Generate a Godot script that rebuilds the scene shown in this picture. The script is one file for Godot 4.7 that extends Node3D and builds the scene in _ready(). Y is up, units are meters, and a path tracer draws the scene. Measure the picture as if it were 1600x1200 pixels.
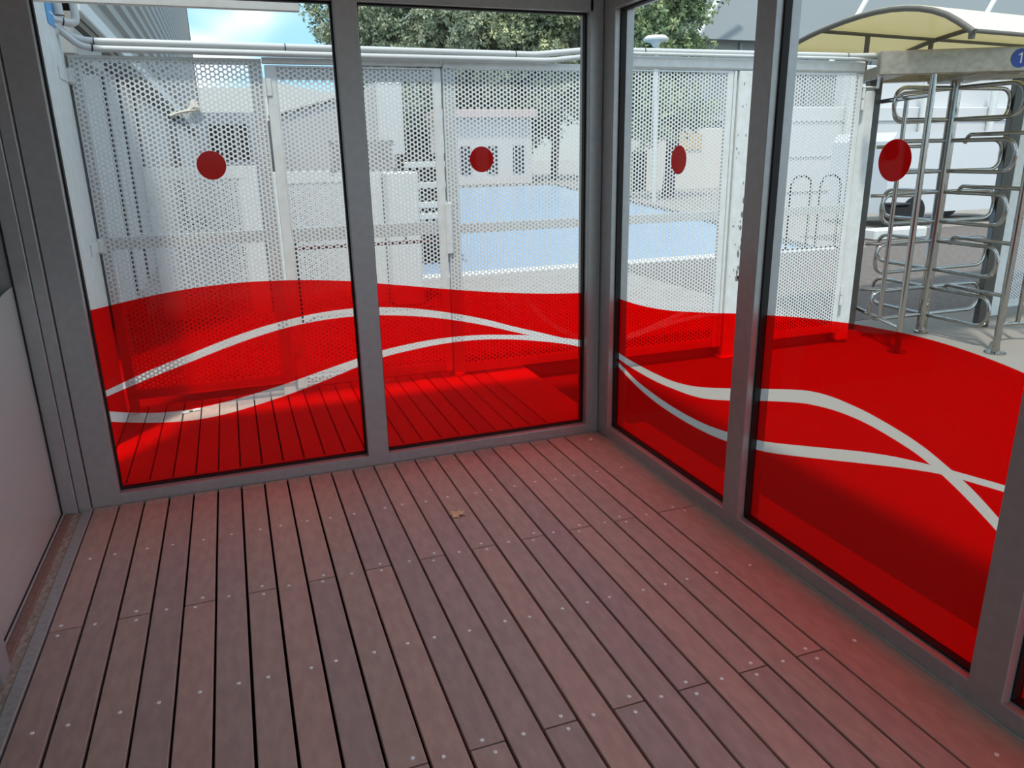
extends Node3D
# A glazed aluminium porch with a composite deck, looking out at a white perforated fence.

const GROUND := -0.11
var mats := {}
var used := {}

# ------------------------------------------------------------------ mesh builder
class MB:
	var v := PackedVector3Array()
	var n := PackedVector3Array()
	var ix := PackedInt32Array()
	func tri(a: Vector3, b: Vector3, c: Vector3) -> void:   # counter-clockwise seen from outside
		var m := (b - a).cross(c - a)
		if m.length_squared() < 1e-16:
			return
		m = m.normalized()
		var k := v.size()
		v.append_array([a, b, c])
		n.append_array([m, m, m])
		ix.append_array([k, k + 2, k + 1])
	func quad(a: Vector3, b: Vector3, c: Vector3, d: Vector3) -> void:
		var m := (c - a).cross(d - b)
		if m.length_squared() < 1e-18:
			return
		m = m.normalized()
		var k := v.size()
		v.append_array([a, b, c, d])
		n.append_array([m, m, m, m])
		ix.append_array([k, k + 2, k + 1, k, k + 3, k + 2])
	func quad_out(a: Vector3, b: Vector3, c: Vector3, d: Vector3, o: Vector3) -> void:
		if (c - a).cross(d - b).dot(o) < 0.0:
			quad(a, d, c, b)
		else:
			quad(a, b, c, d)
	func tri_out(a: Vector3, b: Vector3, c: Vector3, o: Vector3) -> void:
		if (b - a).cross(c - a).dot(o) < 0.0:
			tri(a, c, b)
		else:
			tri(a, b, c)
	func box(lo: Vector3, hi: Vector3, e := 0.0, t := Transform3D()) -> MB:
		var c := (lo + hi) * 0.5
		var h := (hi - lo) * 0.5
		e = minf(e, minf(h.x, minf(h.y, h.z)) * 0.9)
		for a in 3:
			var b := (a + 1) % 3
			var d := (a + 2) % 3
			for s in [-1.0, 1.0]:
				var o := Vector3()
				o[a] = s
				var q := []
				for w in [[-1, -1], [1, -1], [1, 1], [-1, 1]]:
					var p := Vector3()
					p[a] = h[a] * s
					p[b] = (h[b] - e) * w[0]
					p[d] = (h[d] - e) * w[1]
					q.append(t * (c + p))
				quad_out(q[0], q[1], q[2], q[3], t.basis * o)
				if e > 0.0:
					for s2 in [-1.0, 1.0]:
						var q2 := []
						for w in [[0, -1], [0, 1], [1, 1], [1, -1]]:
							var p := Vector3()
							p[a] = (h[a] - e * w[0]) * s
							p[b] = (h[b] - e * (1 - w[0])) * s2
							p[d] = (h[d] - e) * w[1]
							q2.append(t * (c + p))
						o = Vector3()
						o[a] = s
						o[b] = s2
						quad_out(q2[0], q2[1], q2[2], q2[3], t.basis * o)
		if e > 0.0:
			for sx in [-1.0, 1.0]:
				for sy in [-1.0, 1.0]:
					for sz in [-1.0, 1.0]:
						var sv := Vector3(sx, sy, sz)
						var q := []
						for a in 3:
							var p := sv * (h - Vector3.ONE * e)
							p[a] = h[a] * sv[a]
							q.append(t * (c + p))
						tri_out(q[0], q[1], q[2], t.basis * sv)
		return self
	func tube(pts: Array, r: float, sides := 12, caps := true) -> MB:
		var up := Vector3.UP
		var d0: Vector3 = (pts[1] - pts[0]).normalized()
		if absf(d0.dot(up)) > 0.9:
			up = Vector3.RIGHT
		var side := d0.cross(up).normalized()
		var first := v.size()
		for k in pts.size():
			var d: Vector3
			if k == 0:
				d = d0
			elif k == pts.size() - 1:
				d = (pts[k] - pts[k - 1]).normalized()
			else:
				d = ((pts[k + 1] - pts[k]).normalized() + (pts[k] - pts[k - 1]).normalized()).normalized()
			side = (side - d * side.dot(d)).normalized()
			var u2 := side.cross(d)
			for j in sides:
				var a := TAU * j / sides
				var nn := side * cos(a) + u2 * sin(a)
				v.append(pts[k] + nn * r)
				n.append(nn)
		for k in pts.size() - 1:
			for j in sides:
				var a := first + k * sides + j
				var b := first + k * sides + (j + 1) % sides
				ix.append_array([a, b, a + sides, b, b + sides, a + sides])
		if caps:
			for e in [0, pts.size() - 1]:
				var dd: Vector3 = (pts[0] - pts[1]) if e == 0 else (pts[e] - pts[e - 1])
				for j in range(1, sides - 1):
					tri_out(v[first + e * sides], v[first + e * sides + j], v[first + e * sides + j + 1], dd)
		return self
	func lathe(prof: Array, at: Vector3, sides := 20) -> MB:   # prof: (radius, height) from bottom to top
		for k in prof.size() - 1:
			var p: Vector2 = prof[k]
			var q: Vector2 = prof[k + 1]
			var sl := Vector2(q.y - p.y, p.x - q.x).normalized()
			var first := v.size()
			for j in sides + 1:
				var a := TAU * j / sides
				var c := Vector3(cos(a), 0, sin(a))
				v.append_array([at + c * p.x + Vector3.UP * p.y, at + c * q.x + Vector3.UP * q.y])
				var nn := (c * sl.x + Vector3.UP * sl.y).normalized()
				n.append_array([nn, nn])
			for j in sides:
				var a := first + 2 * j
				ix.append_array([a, a + 2, a + 1, a + 1, a + 2, a + 3])
		return self
	func mesh() -> ArrayMesh:
		var arr := []
		arr.resize(Mesh.ARRAY_MAX)
		arr[Mesh.ARRAY_VERTEX] = v
		arr[Mesh.ARRAY_NORMAL] = n
		arr[Mesh.ARRAY_INDEX] = ix
		var m := ArrayMesh.new()
		m.add_surface_from_arrays(Mesh.PRIMITIVE_TRIANGLES, arr)
		return m

func rounded(pts: Array, r: float, seg := 6) -> Array:   # a polyline with its corners turned into bends
	var out := [pts[0]]
	for k in range(1, pts.size() - 1):
		var a: Vector3 = (pts[k - 1] - pts[k])
		var b: Vector3 = (pts[k + 1] - pts[k])
		var rr := minf(r, minf(a.length(), b.length()) * 0.499)
		var p0: Vector3 = pts[k] + a.normalized() * rr
		var p1: Vector3 = pts[k] + b.normalized() * rr
		for j in seg + 1:
			var t := float(j) / seg
			out.append(p0.lerp(pts[k], t).lerp(pts[k].lerp(p1, t), t))
	out.append(pts[-1])
	return out

# ------------------------------------------------------------------ naming helpers
func numbered(called: String) -> String:
	used[called] = used.get(called, -1) + 1
	return called if used[called] == 0 else "%s_%03d" % [called, used[called]]

func meta(o: Node, label: String, category := "", group := "", kind := "") -> void:
	if label: o.set_meta("label", label)
	if category: o.set_meta("category", category)
	if group: o.set_meta("group", group)
	if kind: o.set_meta("kind", kind)

func thing(called: String, label: String, category: String, at := Vector3.ZERO, turn := 0.0, group := "") -> Node3D:
	var o := Node3D.new()
	o.name = numbered(called)
	add_child(o, true)
	o.position = at
	o.rotation.y = turn
	meta(o, label, category, group)
	return o

func setting(called: String, label := "", at := Vector3.ZERO) -> Node3D:
	var o := Node3D.new()
	o.name = called
	add_child(o, true)
	o.position = at
	meta(o, label, "", "", "structure")
	return o

func part(parent: Node, called: String, m: Variant, mat: Material, label := "", at := Vector3.ZERO) -> MeshInstance3D:
	var o := MeshInstance3D.new()
	o.name = called
	o.mesh = m.mesh() if m is MB else m
	o.material_override = mat
	parent.add_child(o, true)
	o.position = at
	if label: o.set_meta("label", label)
	return o

func single(called: String, label: String, category: String, m: Variant, mat: Material, at := Vector3.ZERO, group := "") -> MeshInstance3D:
	var o := part(self, numbered(called), m, mat, label, at)
	meta(o, label, category, group)
	return o

func many(parent: Node, called: String, m: Mesh, mat: Material, where: Array, cols := []) -> MultiMeshInstance3D:
	var mm := MultiMesh.new()
	mm.transform_format = MultiMesh.TRANSFORM_3D
	mm.use_colors = cols.size() > 0
	mm.mesh = m
	mm.instance_count = where.size()
	for k in where.size():
		mm.set_instance_transform(k, where[k])
		if cols.size():
			mm.set_instance_color(k, cols[k])
	var o := MultiMeshInstance3D.new()
	o.name = called
	o.multimesh = mm
	o.material_override = mat
	o.set_meta("kind", "stuff")
	parent.add_child(o, true)
	return o

func B(lo: Vector3, hi: Vector3, e := 0.0) -> MB:
	return MB.new().box(lo, hi, e)

func mat(c: Color, rough := 0.6, metal := 0.0) -> StandardMaterial3D:
	var m := StandardMaterial3D.new()
	m.albedo_color = c
	m.roughness = rough
	m.metallic = metal
	return m

func noise_tex(freq: float, lo: Color, hi: Color, sd: int, size := 512, normal := false) -> NoiseTexture2D:
	var f := FastNoiseLite.new()
	f.seed = sd
	f.frequency = freq
	f.fractal_octaves = 5
	var t := NoiseTexture2D.new()
	t.noise = f
	t.width = size
	t.height = size
	t.seamless = true
	if normal:
		t.as_normal_map = true
		t.bump_strength = 2.0
	else:
		var g := Gradient.new()
		g.set_color(0, lo)
		g.set_color(1, hi)
		t.color_ramp = g
	return t

func grain(m: StandardMaterial3D, t: Texture2D, scale: Vector3, world := true) -> StandardMaterial3D:
	m.albedo_texture = t
	m.uv1_triplanar = true
	m.uv1_world_triplanar = world
	m.uv1_scale = scale
	return m

# ------------------------------------------------------------------ ready
func _ready() -> void:
	view_and_light()
	materials()
	deck()
	porch_frame()
	windows()
	left_wall()
	outside_ground()
	fence()
	conduits()
	turnstile()
	canopy()
	beyond()
	trees()
	small_things()

func view_and_light() -> void:
	var pitch := 0.297933427
	var roll := -0.0193295716
	var yaw := 0.345767559
	var fw := Vector3(sin(yaw) * cos(pitch), -sin(pitch), -cos(yaw) * cos(pitch))
	var r := Vector3(cos(yaw), 0, sin(yaw))
	var u := r.cross(fw)
	var r2 := r * cos(roll) + u * sin(roll)
	var u2 := u * cos(roll) - r * sin(roll)
	var cam := Camera3D.new()
	cam.name = "camera"
	cam.fov = 54.118
	cam.near = 0.03
	cam.far = 600.0
	cam.transform = Transform3D(Basis(r2, u2, -fw), Vector3(0, 1.6, 0))
	add_child(cam)
	cam.current = true

	# a bright summer sky with thin white cloud, the same all the way round
	var f := FastNoiseLite.new()
	f.seed = 12
	f.frequency = 1.3
	f.fractal_octaves = 5
	var w := 512
	var h := 256
	var im := Image.create(w, h, false, Image.FORMAT_RGBF)
	for y in h:
		var el := PI * (0.5 - (y + 0.5) / h)
		for x in w:
			var az := TAU * (x + 0.5) / w
			var d := Vector3(cos(el) * sin(az), sin(el), cos(el) * cos(az))
			var nz := f.get_noise_3d(d.x * 2.2, d.y * 4.5, d.z * 2.2) + 0.17
			var cl := smoothstep(0.02, 0.42, nz)
			var blue := Color(0.14, 0.33, 0.55).lerp(Color(0.23, 0.42, 0.55), clampf(1.0 - absf(sin(el)) * 1.6, 0, 1))
			var c := blue.lerp(Color(0.82, 0.86, 0.88), cl)
			if el < 0.0:
				c = Color(0.34, 0.34, 0.33)
			im.set_pixel(x, y, c)
	var pan := PanoramaSkyMaterial.new()
	pan.panorama = ImageTexture.create_from_image(im)
	var sky := Sky.new()
	sky.sky_material = pan
	var env := Environment.new()
	env.background_mode = Environment.BG_SKY
	env.sky = sky
	env.tonemap_mode = Environment.TONE_MAPPER_LINEAR
	env.tonemap_exposure = 2.2
	env.sdfgi_enabled = true
	env.ssao_enabled = true
	env.ssil_enabled = true
	var we := WorldEnvironment.new()
	we.name = "world_environment"
	we.environment = env
	add_child(we)

	var sun := DirectionalLight3D.new()
	sun.name = "sun"
	sun.light_color = Color(1.0, 0.975, 0.93)
	sun.light_energy = 0.55
	sun.light_angular_distance = 4.0
	sun.shadow_enabled = true
	add_child(sun)
	sun.look_at_from_position(Vector3.ZERO, Vector3(0.25, -1.0, -0.36), Vector3.UP)

func materials() -> void:
	mats.alu = grain(mat(Color(0.68, 0.70, 0.70), 0.36, 0.3), noise_tex(0.02, Color(0.93, 0.93, 0.93), Color(1, 1, 1), 3, 256), Vector3(3, 3, 3))
	mats.gasket = mat(Color(0.03, 0.03, 0.035), 0.7)
	mats.alu_light = grain(mat(Color(0.70, 0.71, 0.70), 0.5, 0.1), noise_tex(0.03, Color(0.86, 0.85, 0.83), Color(1, 1, 1), 13, 256), Vector3(4, 4, 4))
	mats.dirty = grain(mat(Color(0.74, 0.70, 0.66), 0.8), noise_tex(0.05, Color(0.75, 0.68, 0.62), Color(1, 1, 1), 17, 256), Vector3(3, 3, 3))
	mats.rust = grain(mat(Color(0.60, 0.49, 0.44), 0.8), noise_tex(0.05, Color(0.85, 0.8, 0.78), Color(1, 1, 1), 19, 256), Vector3(3, 3, 3))
	mats.ceiling = mat(Color(0.92, 0.92, 0.91), 0.8)
	var g := mat(Color(0.9, 0.97, 0.96, 0.012), 0.02)
	g.transparency = BaseMaterial3D.TRANSPARENCY_ALPHA
	g.metallic_specular = 0.26
	mats.glass = g
	var fl := mat(Color(1.0, 0.004, 0.002, 0.0), 0.0)
	fl.refraction_enabled = true
	fl.refraction_scale = 0.0005
	fl.transparency = BaseMaterial3D.TRANSPARENCY_ALPHA
	mats.film = fl
	var dt := mat(Color(0.76, 0.006, 0.01), 0.45)
	dt.metallic_specular = 0.1
	dt.backlight_enabled = true
	dt.backlight = Color(0.9, 0.006, 0.01)
	mats.dot = dt
	var dt2 := mat(Color(0.66, 0.01, 0.02, 0.87), 0.45)
	dt2.transparency = BaseMaterial3D.TRANSPARENCY_ALPHA
	dt2.metallic_specular = 0.1
	dt2.backlight_enabled = true
	dt2.backlight = Color(0.9, 0.01, 0.02)
	mats.dot_thin = dt2
	mats.frost = mat(Color(0.73, 0.755, 0.735), 0.12)
	mats.dark_panel = mat(Color(0.30, 0.28, 0.27), 0.15)

	# composite planks: long faint streaks along the board, a few tones
	var streak := noise_tex(0.012, Color(0.90, 0.895, 0.895), Color(1.0, 1.0, 1.0), 31, 512)
	var bump := noise_tex(0.09, Color(0, 0, 0), Color(1, 1, 1), 37, 512)
	mats.planks = []
	for c in [Color(0.765, 0.645, 0.59), Color(0.735, 0.63, 0.585), Color(0.78, 0.65, 0.59), Color(0.72, 0.62, 0.58), Color(0.75, 0.645, 0.585)]:
		var m := grain(mat(c, 0.55), streak, Vector3(3.5, 3.5, 1.3))
		m.heightmap_enabled = true
		m.heightmap_texture = bump
		m.heightmap_scale = 0.025
		mats.planks.append(m)
	mats.under = mat(Color(0.03, 0.025, 0.022), 0.95)
	mats.screw = mat(Color(0.97, 0.97, 0.95), 0.3, 0.1)
	mats.concrete = grain(mat(Color(0.615, 0.60, 0.57), 0.85), noise_tex(0.16, Color(0.62, 0.615, 0.60), Color(1, 1, 1), 41, 512), Vector3(1.6, 1.6, 1.6))
	mats.pale_ground = grain(mat(Color(0.58, 0.565, 0.545), 0.85), noise_tex(0.02, Color(0.86, 0.85, 0.82), Color(1, 1, 1), 43, 512), Vector3(0.25, 0.25, 0.25))
	mats.white = grain(mat(Color(0.83, 0.85, 0.85), 0.45), noise_tex(0.012, Color(0.93, 0.93, 0.91), Color(1, 1, 1), 47, 512), Vector3(1.5, 1.5, 1.5))
	mats.sheet = mat(Color(0.82, 0.84, 0.84), 0.5)
	mats.conduit = mat(Color(0.72, 0.735, 0.73), 0.4)
	mats.black = mat(Color(0.03, 0.03, 0.03), 0.5)
	mats.steel = grain(mat(Color(0.72, 0.72, 0.705), 0.13, 1.0), noise_tex(0.05, Color(0.82, 0.81, 0.79), Color(1, 1, 1), 53, 256), Vector3(2, 8, 2))
	mats.steel_dull = grain(mat(Color(0.66, 0.63, 0.57), 0.33, 0.7), noise_tex(0.03, Color(0.8, 0.78, 0.75), Color(1, 1, 1), 59, 256), Vector3(2, 2, 2))
	var pc := mat(Color(0.92, 0.90, 0.79), 0.35)
	pc.backlight_enabled = true
	pc.backlight = Color(0.84, 0.815, 0.68)
	mats.poly = pc
	mats.rib = mat(Color(0.38, 0.37, 0.34), 0.5, 0.2)
	mats.peel = mat(Color(0.42, 0.43, 0.42), 0.8)

# ------------------------------------------------------------------ the deck
func deck() -> void:
	var fl := setting("floor", "brown composite deck boards of the porch with dark gaps and small screws")
	part(fl, "subfloor", B(Vector3(-0.80, -0.16, -3.80), Vector3(1.95, -0.05, 2.50)), mats.under)
	var rng := RandomNumberGenerator.new()
	rng.seed = 7
	var heads := MB.new()
	var joists := [-3.26, -2.7335, -2.195, -1.66, -1.122, -0.585, -0.05, 0.49, 1.03, 1.57, 2.1]
	for k in 23:
		var x0 := -0.790 + 0.11255 * k
		var x1 := x0 + 0.11255
		if k == 22: x1 = 1.906
		var cuts: Array
		if k % 2 == 0:
			cuts = [-3.795, -3.735, -2.7335, -0.585, 1.03, 2.50]
		else:
			cuts = [-3.795, -1.662, 0.49, 2.50]
		if k % 2 == 0 and k % 4 == 0:
			cuts[1] = -3.728
		for c in cuts.size() - 1:
			var gap := 0.0066 + rng.randf() * 0.0040
			var dz := 0.0030
			var yy := -0.0008 * rng.randf()
			var b := B(Vector3(x0 + gap * 0.5, -0.023 + yy, cuts[c] + dz), Vector3(x1 - gap * 0.5, yy, cuts[c + 1] - dz), 0.0022)
			part(fl, "plank", b, mats.planks[rng.randi() % 5])
		for j in joists:
			var zs := [j]
			var joint := false
			for c in cuts:
				if absf(c - j) < 0.02:
					joint = true
			if joint:
				zs = [j - 0.028, j + 0.028]
			for z in zs:
				var sx := (x0 + x1) * 0.5 + rng.randf_range(-0.018, 0.018)
				var sz: float = z + rng.randf_range(-0.006, 0.006)
				heads.lathe([Vector2(0.0068, -0.002), Vector2(0.0066, 0.0012), Vector2(0.0042, 0.0025), Vector2(0.0, 0.0027)], Vector3(sx, 0, sz), 10)
	var sc := part(fl, "screw_heads", heads, mats.screw, "small round steel screw heads")
	sc.set_meta("kind", "stuff")
	# the same boards go on outside, beyond the front glass
	var t := setting("terrace", "brown deck boards outside the front glass, running up to the white fence")
	part(t, "subfloor", B(Vector3(-1.25, -0.16, -5.42), Vector3(2.02, -0.05, -3.92)), mats.under)
	for k in range(-4, 23):
		var x0 := -0.790 + 0.11255 * k
		var x1 := x0 + 0.11255
		if k == 22: x1 = 2.02
		var gap := 0.0064 + rng.randf() * 0.002
		part(t, "plank", B(Vector3(x0 + gap * 0.5, -0.023, -5.42), Vector3(x1 - gap * 0.5, 0.0, -3.925), 0.0022), mats.planks[rng.randi() % 5])

# ------------------------------------------------------------------ aluminium frame
func porch_frame() -> void:
	var a: Material = mats.alu
	var e := 0.003
	var wf := setting("wall_front", "grey aluminium window frame with one mullion facing the fence")
	part(wf, "bottom_rail", B(Vector3(-0.69, -0.02, -3.92), Vector3(1.85, 0.054, -3.80), e), a)
	part(wf, "top_rail", B(Vector3(-0.69, 2.278, -3.92), Vector3(1.85, 2.50, -3.80), e), a)
	part(wf, "mullion", B(Vector3(0.541, 0.05, -3.921), Vector3(0.652, 2.28, -3.80), e), a)
	part(wf, "post", B(Vector3(-0.795, -0.02, -3.92), Vector3(-0.669, 2.50, -3.798), e), a)
	part(wf, "post", B(Vector3(-0.850, -0.02, -3.92), Vector3(-0.799, 2.50, -3.775), e), a)
	part(wf, "post", B(Vector3(-1.09, -0.02, -3.92), Vector3(-0.852, 2.50, -3.762), e), a)
	var cp := MB.new()
	cp.box(Vector3(1.830, -0.02, -3.92), Vector3(1.907, 2.50, -3.80), e)
	cp.box(Vector3(1.909, -0.02, -3.925), Vector3(2.02, 2.50, -3.683), e)
	part(wf, "corner_post", cp, a)
	var wr := setting("wall_right", "grey aluminium window frame on the right, with mullions at even steps")
	part(wr, "bottom_rail", B(Vector3(1.908, -0.04, -3.69), Vector3(2.02, 0.066, 2.45), e), a)
	part(wr, "top_rail", B(Vector3(1.908, 2.278, -3.69), Vector3(2.02, 2.50, 2.45), e), a)
	for z in [-2.555, -1.318, -0.081, 1.156, 2.39]:
		part(wr, "mullion", B(Vector3(1.908, 0.06, z), Vector3(2.021, 2.28, z + 0.11), e), a)
	# pale line of sealant where the rail meets the boards
	part(wr, "sealant", B(Vector3(1.900, -0.01, -3.69), Vector3(1.909, 0.006, 2.45), 0.002), mats.alu_light)
	part(wr, "outer_sill", B(Vector3(2.02, -0.05, -3.92), Vector3(2.16, -0.012, 2.5), 0.004), mats.alu_light)
	part(wr, "outer_sill", B(Vector3(2.16, -0.20, -3.92), Vector3(2.30, -0.035, 2.5), 0.006), mats.alu_light)
	var c := setting("ceiling", "pale porch ceiling slab with its eaves")
	part(c, "slab", B(Vector3(-1.1, 2.50, -4.02), Vector3(2.15, 2.72, 2.6), 0.01), mats.ceiling)
	var wb := setting("wall_back", "open glazed end of the porch behind the viewer")
	for x in [-1.0, 1.92]:
		part(wb, "post", B(Vector3(x, -0.02, 2.45), Vector3(x + 0.1, 2.5, 2.55), e), a)

func gasket(parent: Node, axis: int, s0: float, s1: float, y0: float, y1: float, at: float) -> void:
	# black rubber seal round an opening; axis 0: pane along x at z = at, axis 2: pane along z at x = at
	var g := MB.new()
	var w := 0.009
	for q in [[s0, y0, s1, y0 + w], [s0, y1 - w, s1, y1], [s0, y0 + w, s0 + w, y1 - w], [s1 - w, y0 + w, s1, y1 - w]]:
		if axis == 0:
			g.box(Vector3(q[0], q[1], at - 0.012), Vector3(q[2], q[3], at + 0.022), 0.002)
		else:
			g.box(Vector3(at - 0.022, q[1], q[0]), Vector3(at + 0.012, q[3], q[2]), 0.002)
	part(parent, "gasket", g, mats.gasket, "black rubber seal")

func curve_at(c: Array, s: float) -> float:
	var k := 0
	while k < c.size() - 2 and c[k + 1].x < s:
		k += 1
	var p1: Vector2 = c[k]
	var p2: Vector2 = c[k + 1]
	var p0: Vector2 = c[k - 1] if k > 0 else p1 - (p2 - p1)
	var p3: Vector2 = c[k + 2] if k + 2 < c.size() else p2 + (p2 - p1)
	var d := p2.x - p1.x
	var t := (s - p1.x) / d
	if t < 0.0 or t > 1.0:
		return lerpf(p1.y, p2.y, t)
	var m1 := (p2.y - p0.y) / (p2.x - p0.x) * d
	var m2 := (p3.y - p1.y) / (p3.x - p1.x) * d
	var t2 := t * t
	var t3 := t2 * t
	return (2 * t3 - 3 * t2 + 1) * p1.y + (t3 - 2 * t2 + t) * m1 + (-2 * t3 + 3 * t2) * p2.y + (t3 - t2) * m2

func film(axis: int, at: float, s0: float, s1: float, y0: float, curves: Array) -> MB:
	# curves: top edge, then (top, bottom) of the two clear stripes
	var m := MB.new()
	var cols := 110
	var th := 0.0004
	var put := func(s: float, y: float, o: float) -> Vector3:
		return Vector3(s, y, at + o) if axis == 0 else Vector3(at - o, y, s)
	var rows := []
	for k in cols + 1:
		var s := lerpf(s0, s1, float(k) / cols)
		var top := curve_at(curves[0], s)
		var iv := []
		if curves.size() > 1:
			var a := Vector2(curve_at(curves[2], s), curve_at(curves[1], s))
			var b := Vector2(curve_at(curves[4], s), curve_at(curves[3], s))
			if a.x + a.y > b.x + b.y:
				var q := a
				a = b
				b = q
			iv = [a, b]
			if b.x < a.y:   # the stripes cross here
				var mid := clampf((a.y + b.x) * 0.5, a.x, b.y)
				iv = [Vector2(minf(a.x, b.x), mid), Vector2(mid, maxf(a.y, b.y))]
		else:
			iv = [Vector2(y0 + 0.3, y0 + 0.3), Vector2(y0 + 0.5, y0 + 0.5)]
		rows.append([s, [y0, iv[0].x], [iv[0].y, iv[1].x], [iv[1].y, top]])
	for band in [1, 2, 3]:
		for k in cols:
			var p: Array = rows[k]
			var q: Array = rows[k + 1]
			if p[band][1] - p[band][0] < 1e-5 and q[band][1] - q[band][0] < 1e-5:
				continue
			var a: Vector3 = put.call(p[0], p[band][0], th)
			var b: Vector3 = put.call(q[0], q[band][0], th)
			var c: Vector3 = put.call(q[0], q[band][1], th)
			var d: Vector3 = put.call(p[0], p[band][1], th)
			var a2: Vector3 = put.call(p[0], p[band][0], -th)
			var b2: Vector3 = put.call(q[0], q[band][0], -th)
			var c2: Vector3 = put.call(q[0], q[band][1], -th)
			var d2: Vector3 = put.call(p[0], p[band][1], -th)
			var o := Vector3(0, 0, 1) if axis == 0 else Vector3(-1, 0, 0)
			m.quad_out(a, b, c, d, o)
			m.quad_out(a2, b2, c2, d2, -o)
			m.quad_out(d, c, c2, d2, Vector3.UP)
			m.quad_out(a, b, b2, a2, Vector3.DOWN)
	return m

func disc(axis: int, at: float, s: float, y: float, r: float) -> MB:
	var m := MB.new()
	var th := 0.0004
	for k in 40:
		var a := TAU * k / 40
		var b := TAU * (k + 1) / 40
		var pa := Vector2(s + cos(a) * r, y + sin(a) * r)
		var pb := Vector2(s + cos(b) * r, y + sin(b) * r)
		for o in [th, -th]:
			var c3 := Vector3(s, y, at + o) if axis == 0 else Vector3(at - o, y, s)
			var a3 := Vector3(pa.x, pa.y, at + o) if axis == 0 else Vector3(at - o, pa.y, pa.x)
			var b3 := Vector3(pb.x, pb.y, at + o) if axis == 0 else Vector3(at - o, pb.y, pb.x)
			var nn := (Vector3(0, 0, 1) if axis == 0 else Vector3(-1, 0, 0)) * signf(o)
			m.tri_out(c3, a3, b3, nn)
	return m

func vv(a: Array) -> Array:
	var out := []
	for k in range(0, a.size(), 2):
		out.append(Vector2(a[k], a[k + 1]))
	return out

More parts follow.
